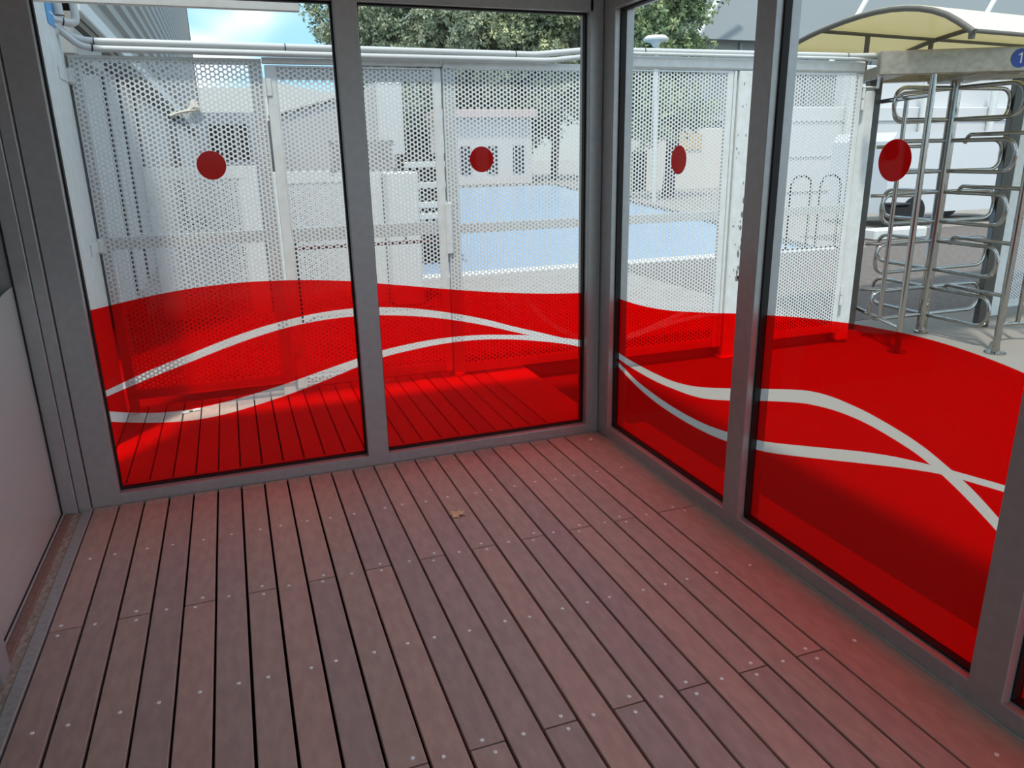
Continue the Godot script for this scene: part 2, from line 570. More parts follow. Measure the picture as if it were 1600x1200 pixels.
func windows() -> void:
	var ca := [
		vv([-0.667, 0.944, -0.525, 0.970, -0.387, 0.993, -0.216, 1.013, -0.043, 1.023, 0.075, 1.024, 0.225, 1.019, 0.379, 1.008, 0.556, 0.989, 0.666, 0.971, 0.832, 0.945, 1.038, 0.912, 1.253, 0.881, 1.401, 0.863, 1.630, 0.841, 1.856, 0.827]),
		vv([-0.672, 0.552, -0.467, 0.631, -0.258, 0.699, -0.106, 0.748, 0.048, 0.790, 0.205, 0.822, 0.364, 0.844, 0.542, 0.852, 0.663, 0.847, 0.859, 0.822, 1.057, 0.780, 1.248, 0.728, 1.397, 0.677, 1.590, 0.616, 1.709, 0.578, 1.860, 0.540]),
		vv([-0.677, 0.522, -0.472, 0.592, -0.264, 0.658, -0.111, 0.706, 0.044, 0.749, 0.201, 0.783, 0.360, 0.803, 0.538, 0.810, 0.660, 0.804, 0.856, 0.781, 1.056, 0.743, 1.247, 0.693, 1.397, 0.646, 1.589, 0.587, 1.709, 0.547, 1.860, 0.500]),
		vv([-0.666, 0.456, -0.580, 0.437, -0.441, 0.418, -0.297, 0.416, -0.145, 0.432, 0.011, 0.459, 0.171, 0.494, 0.335, 0.536, 0.547, 0.588, 0.664, 0.614, 0.848, 0.638, 1.026, 0.648, 1.209, 0.644, 1.396, 0.626, 1.590, 0.602, 1.709, 0.578, 1.860, 0.545]),
		vv([-0.674, 0.405, -0.587, 0.387, -0.448, 0.367, -0.304, 0.358, -0.153, 0.368, 0.004, 0.396, 0.165, 0.432, 0.320, 0.474, 0.544, 0.543, 0.662, 0.575, 0.846, 0.602, 1.025, 0.617, 1.208, 0.617, 1.396, 0.600, 1.589, 0.568, 1.709, 0.543, 1.860, 0.505])]
	var cb := [
		vv([-3.768, 0.819, -3.609, 0.817, -3.433, 0.822, -3.271, 0.834, -3.121, 0.851, -2.854, 0.892, -2.643, 0.928, -2.475, 0.954, -2.416, 0.963, -2.235, 0.989, -2.072, 1.007, -1.983, 1.016, -1.793, 1.028, -1.671, 1.030, -1.558, 1.026, -1.454, 1.017, -1.364, 1.005, -1.2, 0.975]),
		vv([-3.779, 0.522, -3.592, 0.503, -3.412, 0.496, -3.246, 0.495, -3.093, 0.501, -2.951, 0.519, -2.820, 0.546, -2.643, 0.593, -2.491, 0.636, -2.379, 0.666, -2.198, 0.714, -2.113, 0.729, -2.032, 0.735, -1.955, 0.734, -1.880, 0.730, -1.809, 0.722, -1.741, 0.712, -1.675, 0.700, -1.612, 0.684, -1.550, 0.663, -1.490, 0.641, -1.432, 0.615, -1.371, 0.582, -1.300, 0.540]),
		vv([-3.777, 0.486, -3.666, 0.474, -3.538, 0.462, -3.362, 0.455, -3.211, 0.455, -3.090, 0.462, -2.947, 0.473, -2.814, 0.493, -2.641, 0.537, -2.485, 0.583, -2.373, 0.616, -2.191, 0.664, -2.106, 0.679, -2.026, 0.688, -1.949, 0.691, -1.874, 0.689, -1.803, 0.682, -1.734, 0.672, -1.668, 0.660, -1.605, 0.643, -1.543, 0.621, -1.482, 0.595, -1.423, 0.567, -1.367, 0.538, -1.300, 0.500]),
		vv([-3.769, 0.478, -3.627, 0.445, -3.514, 0.417, -3.427, 0.400, -3.238, 0.379, -3.082, 0.369, -2.937, 0.367, -2.803, 0.372, -2.640, 0.390, -2.474, 0.418, -2.351, 0.445, -2.168, 0.497, -2.005, 0.545, -1.859, 0.587, -1.726, 0.619, -1.605, 0.641, -1.548, 0.650, -1.493, 0.658, -1.431, 0.666, -1.368, 0.674, -1.300, 0.680]),
		vv([-3.768, 0.455, -3.625, 0.417, -3.475, 0.378, -3.321, 0.351, -3.158, 0.335, -3.008, 0.329, -2.868, 0.329, -2.737, 0.336, -2.635, 0.347, -2.478, 0.374, -2.346, 0.401, -2.162, 0.453, -1.998, 0.502, -1.852, 0.546, -1.720, 0.585, -1.600, 0.617, -1.544, 0.629, -1.489, 0.638, -1.427, 0.646, -1.364, 0.654, -1.300, 0.660])]
	var za := -3.862
	var xb := 1.962
	# [number, axis, s0, s1, y0, curves, dot position]
	for w in [[1, 0, -0.669, 0.541, 0.054, ca, -0.059], [2, 0, 0.652, 1.830, 0.054, ca, 1.249], [3, 2, -3.683, -2.555, 0.066, cb, -3.130], [4, 2, -2.445, -1.318, 0.066, cb, -1.889], [5, 2, -1.208, -0.081, 0.066, [], 99.0], [6, 2, 0.029, 1.156, 0.066, [], 99.0], [7, 2, 1.266, 2.39, 0.066, [], 99.0]]:
		var ax: int = w[1]
		var at := za if ax == 0 else xb
		var o := setting("window_%d" % w[0])
		var s0: float = w[2]
		var s1: float = w[3]
		var pane := B(Vector3(s0, w[4], at - 0.0006), Vector3(s1, 2.278, at + 0.0006)) if ax == 0 else B(Vector3(at - 0.0006, w[4], s0), Vector3(at + 0.0006, 2.278, s1))
		# one sheet is enough for a pane seen from both sides
		pane = MB.new()
		if ax == 0:
			pane.quad(Vector3(s0, w[4], at), Vector3(s1, w[4], at), Vector3(s1, 2.278, at), Vector3(s0, 2.278, at))
		else:
			pane.quad(Vector3(at, w[4], s0), Vector3(at, w[4], s1), Vector3(at, 2.278, s1), Vector3(at, 2.278, s0))
		part(o, "pane", pane, mats.glass, "clear glass pane")
		gasket(o, ax, s0, s1, w[4], 2.278, at)
		var out := at - 0.003 if ax == 0 else at + 0.003
		var cv: Array = w[5] if w[5].size() else [vv([-2.0, 0.9, 0.0, 0.9, 2.0, 0.9])]
		part(o, "red_film", film(ax, out, s0 + 0.004, s1 - 0.004, w[4] + 0.004, cv), mats.film, "see-through red film with wavy top and two clear wavy stripes" if w[5].size() else "see-through red film")
		if w[6] < 90.0:
			part(o, "red_dot", disc(ax, out, w[6], 1.572 if ax == 0 else 1.556, 0.064), mats.dot_thin if w[0] == 3 else mats.dot, "round red dot sticker")

# ------------------------------------------------------------------ left side
func left_wall() -> void:
	var wl := setting("wall_left", "grey aluminium frame on the left with a dirty sill track")
	var a: Material = mats.alu
	part(wl, "post", B(Vector3(-1.02, -0.02, -2.56), Vector3(-0.862, 2.5, -2.47), 0.003), a)
	part(wl, "post", B(Vector3(-1.02, -0.02, -1.3), Vector3(-0.862, 2.5, -1.2), 0.003), a)
	part(wl, "post", B(Vector3(-1.02, -0.02, 0.1), Vector3(-0.862, 2.5, 0.2), 0.003), a)
	part(wl, "top_rail", B(Vector3(-1.02, 2.28, -3.76), Vector3(-0.906, 2.5, 1.82), 0.003), a)
	part(wl, "sill_strip", B(Vector3(-0.835, -0.03, -3.795), Vector3(-0.7925, 0.004, 2.45), 0.002), mats.alu_light, "pale aluminium edging strip")
	part(wl, "sill_strip", B(Vector3(-0.872, -0.03, -3.76), Vector3(-0.8355, 0.001, 2.45), 0.001), mats.dirty, "dirty pale sill with specks")
	part(wl, "sill_strip", B(Vector3(-0.906, -0.03, -3.76), Vector3(-0.8725, 0.006, 2.45), 0.003), mats.rust, "brown stained track")
	part(wl, "sill_strip", B(Vector3(-0.913, -0.03, -3.76), Vector3(-0.9065, 0.012, 2.45), 0.002), mats.alu_light)
	var g := MB.new()
	g.box(Vector3(-0.922, 0.0, -3.762), Vector3(-0.9135, 2.28, -3.752), 0.001)
	g.box(Vector3(-0.922, -0.01, -3.752), Vector3(-0.9135, 0.010, -2.57), 0.001)
	part(wl, "gasket", g, mats.gasket, "black rubber seal")
	part(wl, "back_panel", B(Vector3(-1.08, -0.02, -3.76), Vector3(-1.025, 2.5, 1.82)), mats.dark_panel)
	var w := setting("window_8", "left glazed bay, frosted pale grey in its lower half")
	var p := MB.new()
	p.quad(Vector3(-0.916, 0.01, -2.57), Vector3(-0.916, 0.01, -3.755), Vector3(-0.916, 2.28, -3.755), Vector3(-0.916, 2.28, -2.57))
	part(w, "pane", p, mats.glass, "clear glass pane")
	var f := MB.new()
	var cols := 40
	for k in cols:   # frosted sheet with a wavy top, stuck behind the glass
		var z0 := lerpf(-3.755, -2.57, float(k) / cols)
		var z1 := lerpf(-3.755, -2.57, float(k + 1) / cols)
		var y0 := 1.03 + 0.06 * cos((z0 + 3.75) * 3.2)
		var y1 := 1.03 + 0.06 * cos((z1 + 3.75) * 3.2)
		f.quad_out(Vector3(-0.920, 0.01, z0), Vector3(-0.920, 0.01, z1), Vector3(-0.920, y1, z1), Vector3(-0.920, y0, z0), Vector3.RIGHT)
		f.quad_out(Vector3(-0.922, 0.01, z0), Vector3(-0.922, 0.01, z1), Vector3(-0.922, y1, z1), Vector3(-0.922, y0, z0), Vector3.LEFT)
		f.quad_out(Vector3(-0.920, y0, z0), Vector3(-0.920, y1, z1), Vector3(-0.922, y1, z1), Vector3(-0.922, y0, z0), Vector3.UP)
	part(w, "frosted_sheet", f, mats.frost, "pale grey frosted sheet with a wavy top")

# ------------------------------------------------------------------ ground outside
func outside_ground() -> void:
	var gr := setting("ground", "pale concrete ground around the porch, turnstile and pool")
	part(gr, "slab", B(Vector3(-60, -0.40, -6.2), Vector3(60, GROUND, 30)), mats.concrete)
	# beyond the fence: paler paving round a sunken pool
	var m := MB.new()
	m.box(Vector3(-60, -0.5, -10.75), Vector3(120, GROUND, -6.2))
	m.box(Vector3(-60, -0.5, -90), Vector3(2.1, GROUND, -10.75))
	part(gr, "paving", m, mats.pale_ground)
	part(gr, "asphalt", MB.new().box(Vector3(5.4, GROUND - 0.02, -10.5), Vector3(40, GROUND + 0.004, -5.9)).box(Vector3(10.6, GROUND - 0.02, -12.4), Vector3(40, GROUND + 0.004, -10.5)), grain(mat(Color(0.43, 0.405, 0.385), 0.9), noise_tex(0.06, Color(0.75, 0.74, 0.72), Color(1, 1, 1), 67, 256), Vector3(0.6, 0.6, 0.6)), "darker asphalt strip")
	var q := MB.new()
	var pts := [Vector2(9.8, -10.75), Vector2(12.9, -21.5), Vector2(15.7, -33.6), Vector2(17.9, -42.0)]
	for k in 3:
		var a: Vector2 = pts[k]
		var b: Vector2 = pts[k + 1]
		q.quad_out(Vector3(a.x, GROUND, a.y), Vector3(120, GROUND, a.y), Vector3(120, GROUND, b.y), Vector3(b.x, GROUND, b.y), Vector3.UP)
		q.quad_out(Vector3(a.x, GROUND, a.y), Vector3(b.x, GROUND, b.y), Vector3(b.x, -0.5, b.y), Vector3(a.x, -0.5, a.y), Vector3.LEFT)
	q.box(Vector3(2.1, -0.5, -200), Vector3(200, GROUND, -42))
	part(gr, "paving", q, mats.pale_ground)
	var pool := setting("pool", "pale blue pool seen through the perforated fence")
	var water := grain(mat(Color(0.55, 0.68, 0.80), 0.35), noise_tex(0.02, Color(0.93, 0.95, 0.97), Color(1, 1, 1), 61, 256), Vector3(0.3, 0.3, 0.3))
	part(pool, "water", B(Vector3(2.1, -0.6, -42), Vector3(18.2, -0.22, -10.75)), water, "flat pale blue water")
	var rim := MB.new()
	rim.box(Vector3(2.0, -0.3, -10.82), Vector3(9.9, GROUND + 0.03, -10.55), 0.02)
	part(pool, "rim", rim, mats.white, "white pool edge")

# ------------------------------------------------------------------ perforated fence
var cell: ArrayMesh
const PITCH := 0.0290

func make_cell() -> void:
	var m := MB.new()
	var R := PITCH / sqrt(3.0) * 1.002
	var r := 0.01045
	var th := 0.002
	var hx := []
	var hl := []
	for k in 6:
		hx.append(Vector2(cos(TAU * k / 6), sin(TAU * k / 6)) * R)
	for k in 12:
		hl.append(Vector2(cos(TAU * k / 12), sin(TAU * k / 12)) * r)
	var f := func(p: Vector2, z: float) -> Vector3: return Vector3(p.x, p.y, z)
	for s in [1.0, -1.0]:
		var z: float = 0.0 if s > 0 else -th
		var o := Vector3(0, 0, s)
		for k in 6:
			var k1 := (k + 1) % 6
			m.tri_out(f.call(hx[k], z), f.call(hl[2 * k], z), f.call(hl[2 * k + 1], z), o)
			m.tri_out(f.call(hx[k], z), f.call(hx[k1], z), f.call(hl[2 * k + 1], z), o)
			m.tri_out(f.call(hx[k1], z), f.call(hl[2 * k + 1], z), f.call(hl[(2 * k + 2) % 12], z), o)
	for k in 12:
		var a: Vector2 = hl[k]
		var b: Vector2 = hl[(k + 1) % 12]
		m.quad_out(f.call(a, 0.0), f.call(b, 0.0), f.call(b, -th), f.call(a, -th), f.call(-a, 0.0))
	cell = m.mesh()

func perforated(parent: Node, x0: float, x1: float, y0: float, y1: float, z: float, border := 0.012) -> void:
	# a sheet of round holes on a hexagonal lattice, with a plain rim
	var dx := PITCH * sqrt(3.0) / 2.0
	var nx := int(round((x1 - x0 - 2 * border) / dx))
	var ny := int(round((y1 - y0 - 2 * border) / PITCH))
	var ox := x0 + (x1 - x0 - (nx - 1) * dx) * 0.5
	var oy := y0 + (y1 - y0 - (ny - 0.5) * PITCH) * 0.5
	var w := []
	for i in nx:
		for j in ny:
			w.append(Transform3D(Basis(), Vector3(ox + i * dx, oy + j * PITCH + (PITCH * 0.5 if i % 2 else 0.0), z)))
	many(parent, "perforated_sheet", cell, mats.sheet, w)
	var m := MB.new()
	var bx := ox - x0 - dx * 0.28
	var by := oy - y0 - PITCH * 0.22
	m.box(Vector3(x0, y0, z - 0.0023), Vector3(x0 + bx, y1, z + 0.0003))
	m.box(Vector3(x1 - bx, y0, z - 0.0023), Vector3(x1, y1, z + 0.0003))
	m.box(Vector3(x0 + bx, y0, z - 0.0023), Vector3(x1 - bx, y0 + by, z + 0.0003))
	m.box(Vector3(x0 + bx, y1 - by, z - 0.0023), Vector3(x1 - bx, y1, z + 0.0003))
	part(parent, "sheet_rim", m, mats.white)

func fence() -> void:
	make_cell()
	var z := -5.25
	var wh: Material = mats.white
	var e := 0.003
	# leftmost fixed panel
	var p := thing("mesh_fence", "white perforated steel panel at the left end of the fence, beside the white column", "fence panel", Vector3(0, 0, z))
	perforated(p, -0.775, 0.283, 0.10, 2.185, 0.0, 0.006)
	part(p, "stile", B(Vector3(-0.775, 0.0, -0.045), Vector3(-0.715, 2.185, -0.011), e), wh)
	part(p, "stile", B(Vector3(0.205, 0.0, -0.045), Vector3(0.283, 2.185, -0.011), e), wh)
	part(p, "rail", B(Vector3(-0.715, 1.070, -0.045), Vector3(0.205, 1.150, -0.011), e), wh)
	part(p, "rail", B(Vector3(-0.715, 0.10, -0.045), Vector3(0.205, 0.16, -0.011), e), wh)
	part(p, "rail", B(Vector3(-0.715, 2.150, -0.045), Vector3(0.205, 2.185, -0.011), e), wh)
	# gate leaf with solid stiles
	p = thing("gate", "white perforated gate leaf with plain side stiles and a plate behind its sheet", "gate", Vector3(0, 0, z))
	perforated(p, 0.362, 1.372, 0.07, 2.150, 0.0, 0.006)
	part(p, "stile", B(Vector3(0.300, 0.05, -0.045), Vector3(0.362, 2.150, 0.004), e), wh)
	part(p, "stile", B(Vector3(1.372, 0.05, -0.045), Vector3(1.425, 2.150, 0.004), e), wh)
	part(p, "rail", B(Vector3(0.362, 2.070, -0.045), Vector3(1.372, 2.150, -0.011), e), wh)
	part(p, "rail", B(Vector3(0.362, 1.060, -0.045), Vector3(1.372, 1.150, -0.011), e), wh)
	part(p, "rail", B(Vector3(0.362, 0.05, -0.045), Vector3(1.372, 0.12, -0.011), e), wh)
	part(p, "back_plate", B(Vector3(0.655, 1.50, -0.016), Vector3(1.075, 1.700, -0.009), 0.001), wh, "plain white plate tied behind the sheet")
	for q in [[0.66, 1.695, 0.3], [1.07, 1.690, -0.2], [1.075, 1.51, 0.6], [0.655, 1.505, -0.5]]:
		part(p, "cable_tie", MB.new().tube([Vector3(q[0] - 0.008, q[1] - 0.012 * q[2], 0.004), Vector3(q[0], q[1], 0.007), Vector3(q[0] + 0.008, q[1] + 0.02 * q[2], 0.006)], 0.0022, 6), mats.black)
	for y in [2.02, 0.35]:
		var hg := MB.new()
		hg.box(Vector3(0.284, y - 0.05, -0.002), Vector3(0.330, y + 0.05, 0.010), 0.002)
		hg.tube([Vector3(0.292, y - 0.055, 0.010), Vector3(0.292, y + 0.055, 0.010)], 0.008, 10)
		part(p, "hinge", hg, wh)
	part(p, "cover_strip", B(Vector3(1.418, 0.92, 0.005), Vector3(1.462, 1.275, 0.012), 0.004), wh, "flat white latch cover")
	single("fence_header", "thin white header bar above the perforated gate leaf", "header bar", B(Vector3(0.288, 2.160, z - 0.045), Vector3(1.432, 2.195, z + 0.006), e), wh)
	# third panel
	p = thing("mesh_fence", "white perforated steel panel between the gate and the porch corner post, pool behind it", "fence panel", Vector3(0, 0, z))
	perforated(p, 1.440, 2.500, 0.03, 2.165, 0.0, 0.006)
	part(p, "stile", B(Vector3(1.440, -0.0, -0.045), Vector3(1.530, 2.165, -0.011), e), wh)
	part(p, "stile", B(Vector3(2.470, GROUND, -0.05), Vector3(2.560, 2.165, 0.003), e), wh)
	part(p, "rail", B(Vector3(1.530, 1.055, -0.045), Vector3(2.470, 1.125, -0.011), e), wh)
	part(p, "rail", B(Vector3(1.530, 0.03, -0.045), Vector3(2.470, 0.09, -0.011), e), wh)
	part(p, "rail", B(Vector3(1.440, 2.150, -0.045), Vector3(2.560, 2.195, 0.004), e), wh)
	part(p, "foot", B(Vector3(1.445, 0.0, -0.06), Vector3(1.50, 0.03, 0.02), e), wh)
	# posts and header on the right
	single("fence_post", "plain white square post hidden mostly by the porch corner post", "post", B(Vector3(2.565, GROUND, z - 0.09), Vector3(2.655, 2.265, z + 0.0), e), wh)
	single("fence_header", "white header beam with scuffs over the two right perforated leaves", "header bar", B(Vector3(2.658, 2.178, z - 0.08), Vector3(5.035, 2.263, z + 0.004), 0.012), wh)
	# fourth leaf
	p = thing("mesh_fence", "white perforated leaf between the porch corner post and the peeling white post", "fence panel", Vector3(0, 0, z))
	perforated(p, 2.670, 3.705, GROUND + 0.11, 2.168, 0.0, 0.006)
	part(p, "stile", B(Vector3(3.700, GROUND + 0.1, -0.04), Vector3(3.752, 2.168, 0.003), e), wh)
	part(p, "stile", B(Vector3(3.756, GROUND + 0.1, -0.05), Vector3(3.782, 2.172, 0.010), 0.006), wh)
	part(p, "rail", B(Vector3(2.670, 1.055, -0.04), Vector3(3.70, 1.125, -0.011), e), wh)
	part(p, "rail", B(Vector3(2.670, GROUND + 0.1, -0.04), Vector3(3.70, GROUND + 0.17, -0.011), e), wh)
	p = thing("fence_post", "wide white post with flaking paint between the two right perforated leaves", "post", Vector3(0, 0, z))
	part(p, "shaft", B(Vector3(3.800, GROUND, -0.07), Vector3(3.945, 2.174, 0.012), 0.008), wh)
	part(p, "foot", B(Vector3(3.78, GROUND, -0.09), Vector3(3.965, GROUND + 0.012, 0.04), 0.003), wh)
	var rng := RandomNumberGenerator.new()
	rng.seed = 21
	for k in 30:
		var cx := rng.randf_range(3.815, 3.90)
		var cy := rng.randf_range(0.35, 2.1)
		if k < 12:
			cx = rng.randf_range(3.885, 3.925)
			cy = rng.randf_range(0.55, 1.25)
		var rr := rng.randf_range(0.003, 0.009) * (2.2 if k < 12 else 1.0)
		var flakes := MB.new()
		var last := Vector3()
		var firstp := Vector3()
		for j in 8:
			var a := TAU * j / 7
			var q := Vector3(cx + cos(a) * rr * rng.randf_range(0.5, 1.0), cy + sin(a) * rr * rng.randf_range(0.8, 2.4), 0.0128)
			if j == 0: firstp = q
			if j == 7: q = firstp
			if j > 0: flakes.tri_out(Vector3(cx, cy, 0.0128), last, q, Vector3(0, 0, 1))
			last = q
		part(p, "bare_patch", flakes, mats.peel)
	# fifth leaf with hinges
	p = thing("gate", "white perforated gate leaf hinged to the post beside the turnstile", "gate", Vector3(0, 0, z))
	perforated(p, 4.030, 4.985, GROUND + 0.11, 2.168, 0.0, 0.008)
	part(p, "stile", B(Vector3(3.965, GROUND + 0.1, -0.04), Vector3(4.035, 2.168, 0.003), e), wh)
	part(p, "stile", B(Vector3(4.978, GROUND + 0.1, -0.04), Vector3(5.018, 2.168, 0.003), e), wh)
	part(p, "rail", B(Vector3(4.03, 1.055, -0.04), Vector3(4.98, 1.125, -0.011), e), wh)
	part(p, "rail", B(Vector3(4.03, GROUND + 0.1, -0.04), Vector3(4.98, GROUND + 0.17, -0.011), e), wh)
	for y in [1.975, 0.33]:
		var hg := MB.new()
		hg.tube([Vector3(5.03, y - 0.085, 0.012), Vector3(5.03, y - 0.005, 0.012)], 0.014, 12)
		hg.tube([Vector3(5.03, y + 0.005, 0.012), Vector3(5.03, y + 0.085, 0.012)], 0.012, 12)
		part(p, "hinge", hg, wh)
	p = thing("fence_post", "round-edged white post between the hinged gate leaf and the steel turnstile", "post", Vector3(0, 0, z))
	part(p, "shaft", B(Vector3(5.045, GROUND, -0.10), Vector3(5.185, 2.06, 0.005), 0.03), wh)
	part(p, "cap", B(Vector3(5.04, 2.06, -0.105), Vector3(5.19, 2.075, 0.01), 0.006), wh)
	# the white column on the far left with two straps to the fence
	p = thing("column", "white square column left of the perforated fence, with strap brackets", "column", Vector3(0, 0, 0))
	part(p, "shaft", B(Vector3(-1.02, -0.02, -5.27), Vector3(-0.792, 3.0, -4.66), 0.012), wh)
	for y in [2.07, 1.10]:
		var st := MB.new()
		st.box(Vector3(-0.86, y - 0.035, -5.240), Vector3(-0.765, y + 0.035, -5.215), 0.003)
		st.box(Vector3(-0.792, y - 0.035, -5.24), Vector3(-0.786, y + 0.035, -4.99), 0.002)
		st.box(Vector3(-0.79, y - 0.045, -5.255), Vector3(-0.755, y + 0.045, -5.236), 0.003)
		part(p, "strap", st, wh)
	p = thing("sign_plate", "small light blue sign plate on the white column, top left", "sign", Vector3(-0.7915, 0, 0))
	part(p, "plate", B(Vector3(0, 2.305, -5.20), Vector3(0.005, 2.425, -4.93), 0.001), mat(Color(0.30, 0.58, 0.78), 0.5))
	part(p, "stripe", B(Vector3(0.0045, 2.365, -5.15), Vector3(0.0055, 2.376, -5.0)), mats.white, "pale line of print")
	single("awning_bar", "white horizontal metal bar above the glass, ending before the mullion", "bar", MB.new().box(Vector3(-0.84, 2.318, -4.42), Vector3(0.455, 2.36, -4.38), 0.003).box(Vector3(-0.84, 2.36, -4.405), Vector3(0.447, 2.40, -4.395), 0.001), wh)
	# far off to the right behind the turnstile: one more panel and post
	p = thing("mesh_fence", "white perforated panel to the right of the turnstile, behind its barrier tubes", "fence panel", Vector3(0, 0, -5.55))
	perforated(p, 7.50, 8.45, GROUND + 0.12, 2.2, 0.0, 0.006)
	part(p, "stile", B(Vector3(7.40, GROUND, -0.05), Vector3(7.50, 2.2, 0.004), e), wh)
	part(p, "stile", B(Vector3(8.45, GROUND, -0.05), Vector3(8.55, 2.2, 0.004), e), wh)
	part(p, "rail", B(Vector3(7.50, GROUND + 0.06, -0.045), Vector3(8.45, GROUND + 0.13, -0.011), e), wh)
	single("fence_post", "tall white post just behind the right steel post of the turnstile", "post", B(Vector3(7.22, GROUND, -5.60), Vector3(7.39, 2.2, -5.48), 0.01), wh)

func conduits() -> void:
	var z := -5.225
	var c: Material = mats.conduit
	var o := thing("conduit", "upper grey pipe along the fence top, from the left column to the turnstile", "pipe")
	var up := rounded([Vector3(-0.80, 2.44, -5.16), Vector3(-0.80, 2.33, -5.16), Vector3(-0.74, 2.275, -5.2), Vector3(-0.66, 2.256, z), Vector3(2.10, 2.246, z), Vector3(2.52, 2.288, z), Vector3(4.9, 2.300, z), Vector3(5.35, 2.310, -5.15)], 0.06)
	part(o, "tube", MB.new().tube(up, 0.0205, 16), c)
	for x in [-0.625, 0.43, 1.95, 2.95, 4.80]:
		part(o, "cable_tie", MB.new().tube([Vector3(x, lerpf(2.256, 2.246, (x + 0.66) / 2.76) if x < 2.0 else lerpf(2.288, 2.300, (x - 2.52) / 2.38), z), Vector3(x + 0.006, lerpf(2.256, 2.246, (x + 0.66) / 2.76) if x < 2.0 else lerpf(2.288, 2.300, (x - 2.52) / 2.38), z)], 0.0222, 16), mats.black)
	o = thing("conduit", "lower grey pipe just under the upper one on the left, below the black ties", "pipe")
	part(o, "tube", MB.new().tube(rounded([Vector3(-0.86, 2.40, -5.10), Vector3(-0.80, 2.325, -5.12), Vector3(-0.70, 2.228, -5.19), Vector3(-0.62, 2.2165, z + 0.014), Vector3(1.0, 2.209, z + 0.014), Vector3(2.2, 2.209, z + 0.014), Vector3(2.50, 2.245, z + 0.004)], 0.07), 0.0185, 16), c)
	part(o, "cable_tie", MB.new().tube([Vector3(-0.640, 2.2215, -5.2035), Vector3(-0.632, 2.2205, -5.206)], 0.0215, 16), mats.black, "black cable tie")
	o = thing("conduit", "thin white pipe under the upper pipe on the right, bending down beside the turnstile", "pipe")
	part(o, "tube", MB.new().tube(rounded([Vector3(2.56, 2.272, z + 0.01), Vector3(4.97, 2.279, z + 0.01), Vector3(5.10, 2.262, z + 0.02), Vector3(5.145, 2.18, z + 0.02), Vector3(5.135, 2.055, z + 0.02)], 0.07), 0.0125, 12), mats.white)
	o = thing("conduit", "thick pale pipe elbow hanging beside the blue plate, top left", "pipe")
	part(o, "tube", MB.new().tube(rounded([Vector3(-0.70, 2.75, -5.19), Vector3(-0.688, 2.335, -5.19), Vector3(-0.80, 2.35, -5.12), Vector3(-0.845, 2.40, -5.08)], 0.05), 0.021, 14), c)
	part(o, "cable_tie", MB.new().tube([Vector3(-0.752, 2.342, -5.150), Vector3(-0.757, 2.343, -5.147)], 0.024, 14), mats.black, "black cable tie")
	o = thing("conduit", "straight thick grey pipe next to the white column, top left", "pipe")
	part(o, "tube", MB.new().tube(rounded([Vector3(-0.775, 2.75, -5.14), Vector3(-0.765, 2.36, -5.15), Vector3(-0.79, 2.30, -5.14), Vector3(-0.845, 2.25, -5.10)], 0.05), 0.026, 14), c)
	part(o, "cable_tie", MB.new().tube([Vector3(-0.7665, 2.375, -5.15), Vector3(-0.7663, 2.369, -5.15)], 0.0285, 14), mats.black, "black cable tie")

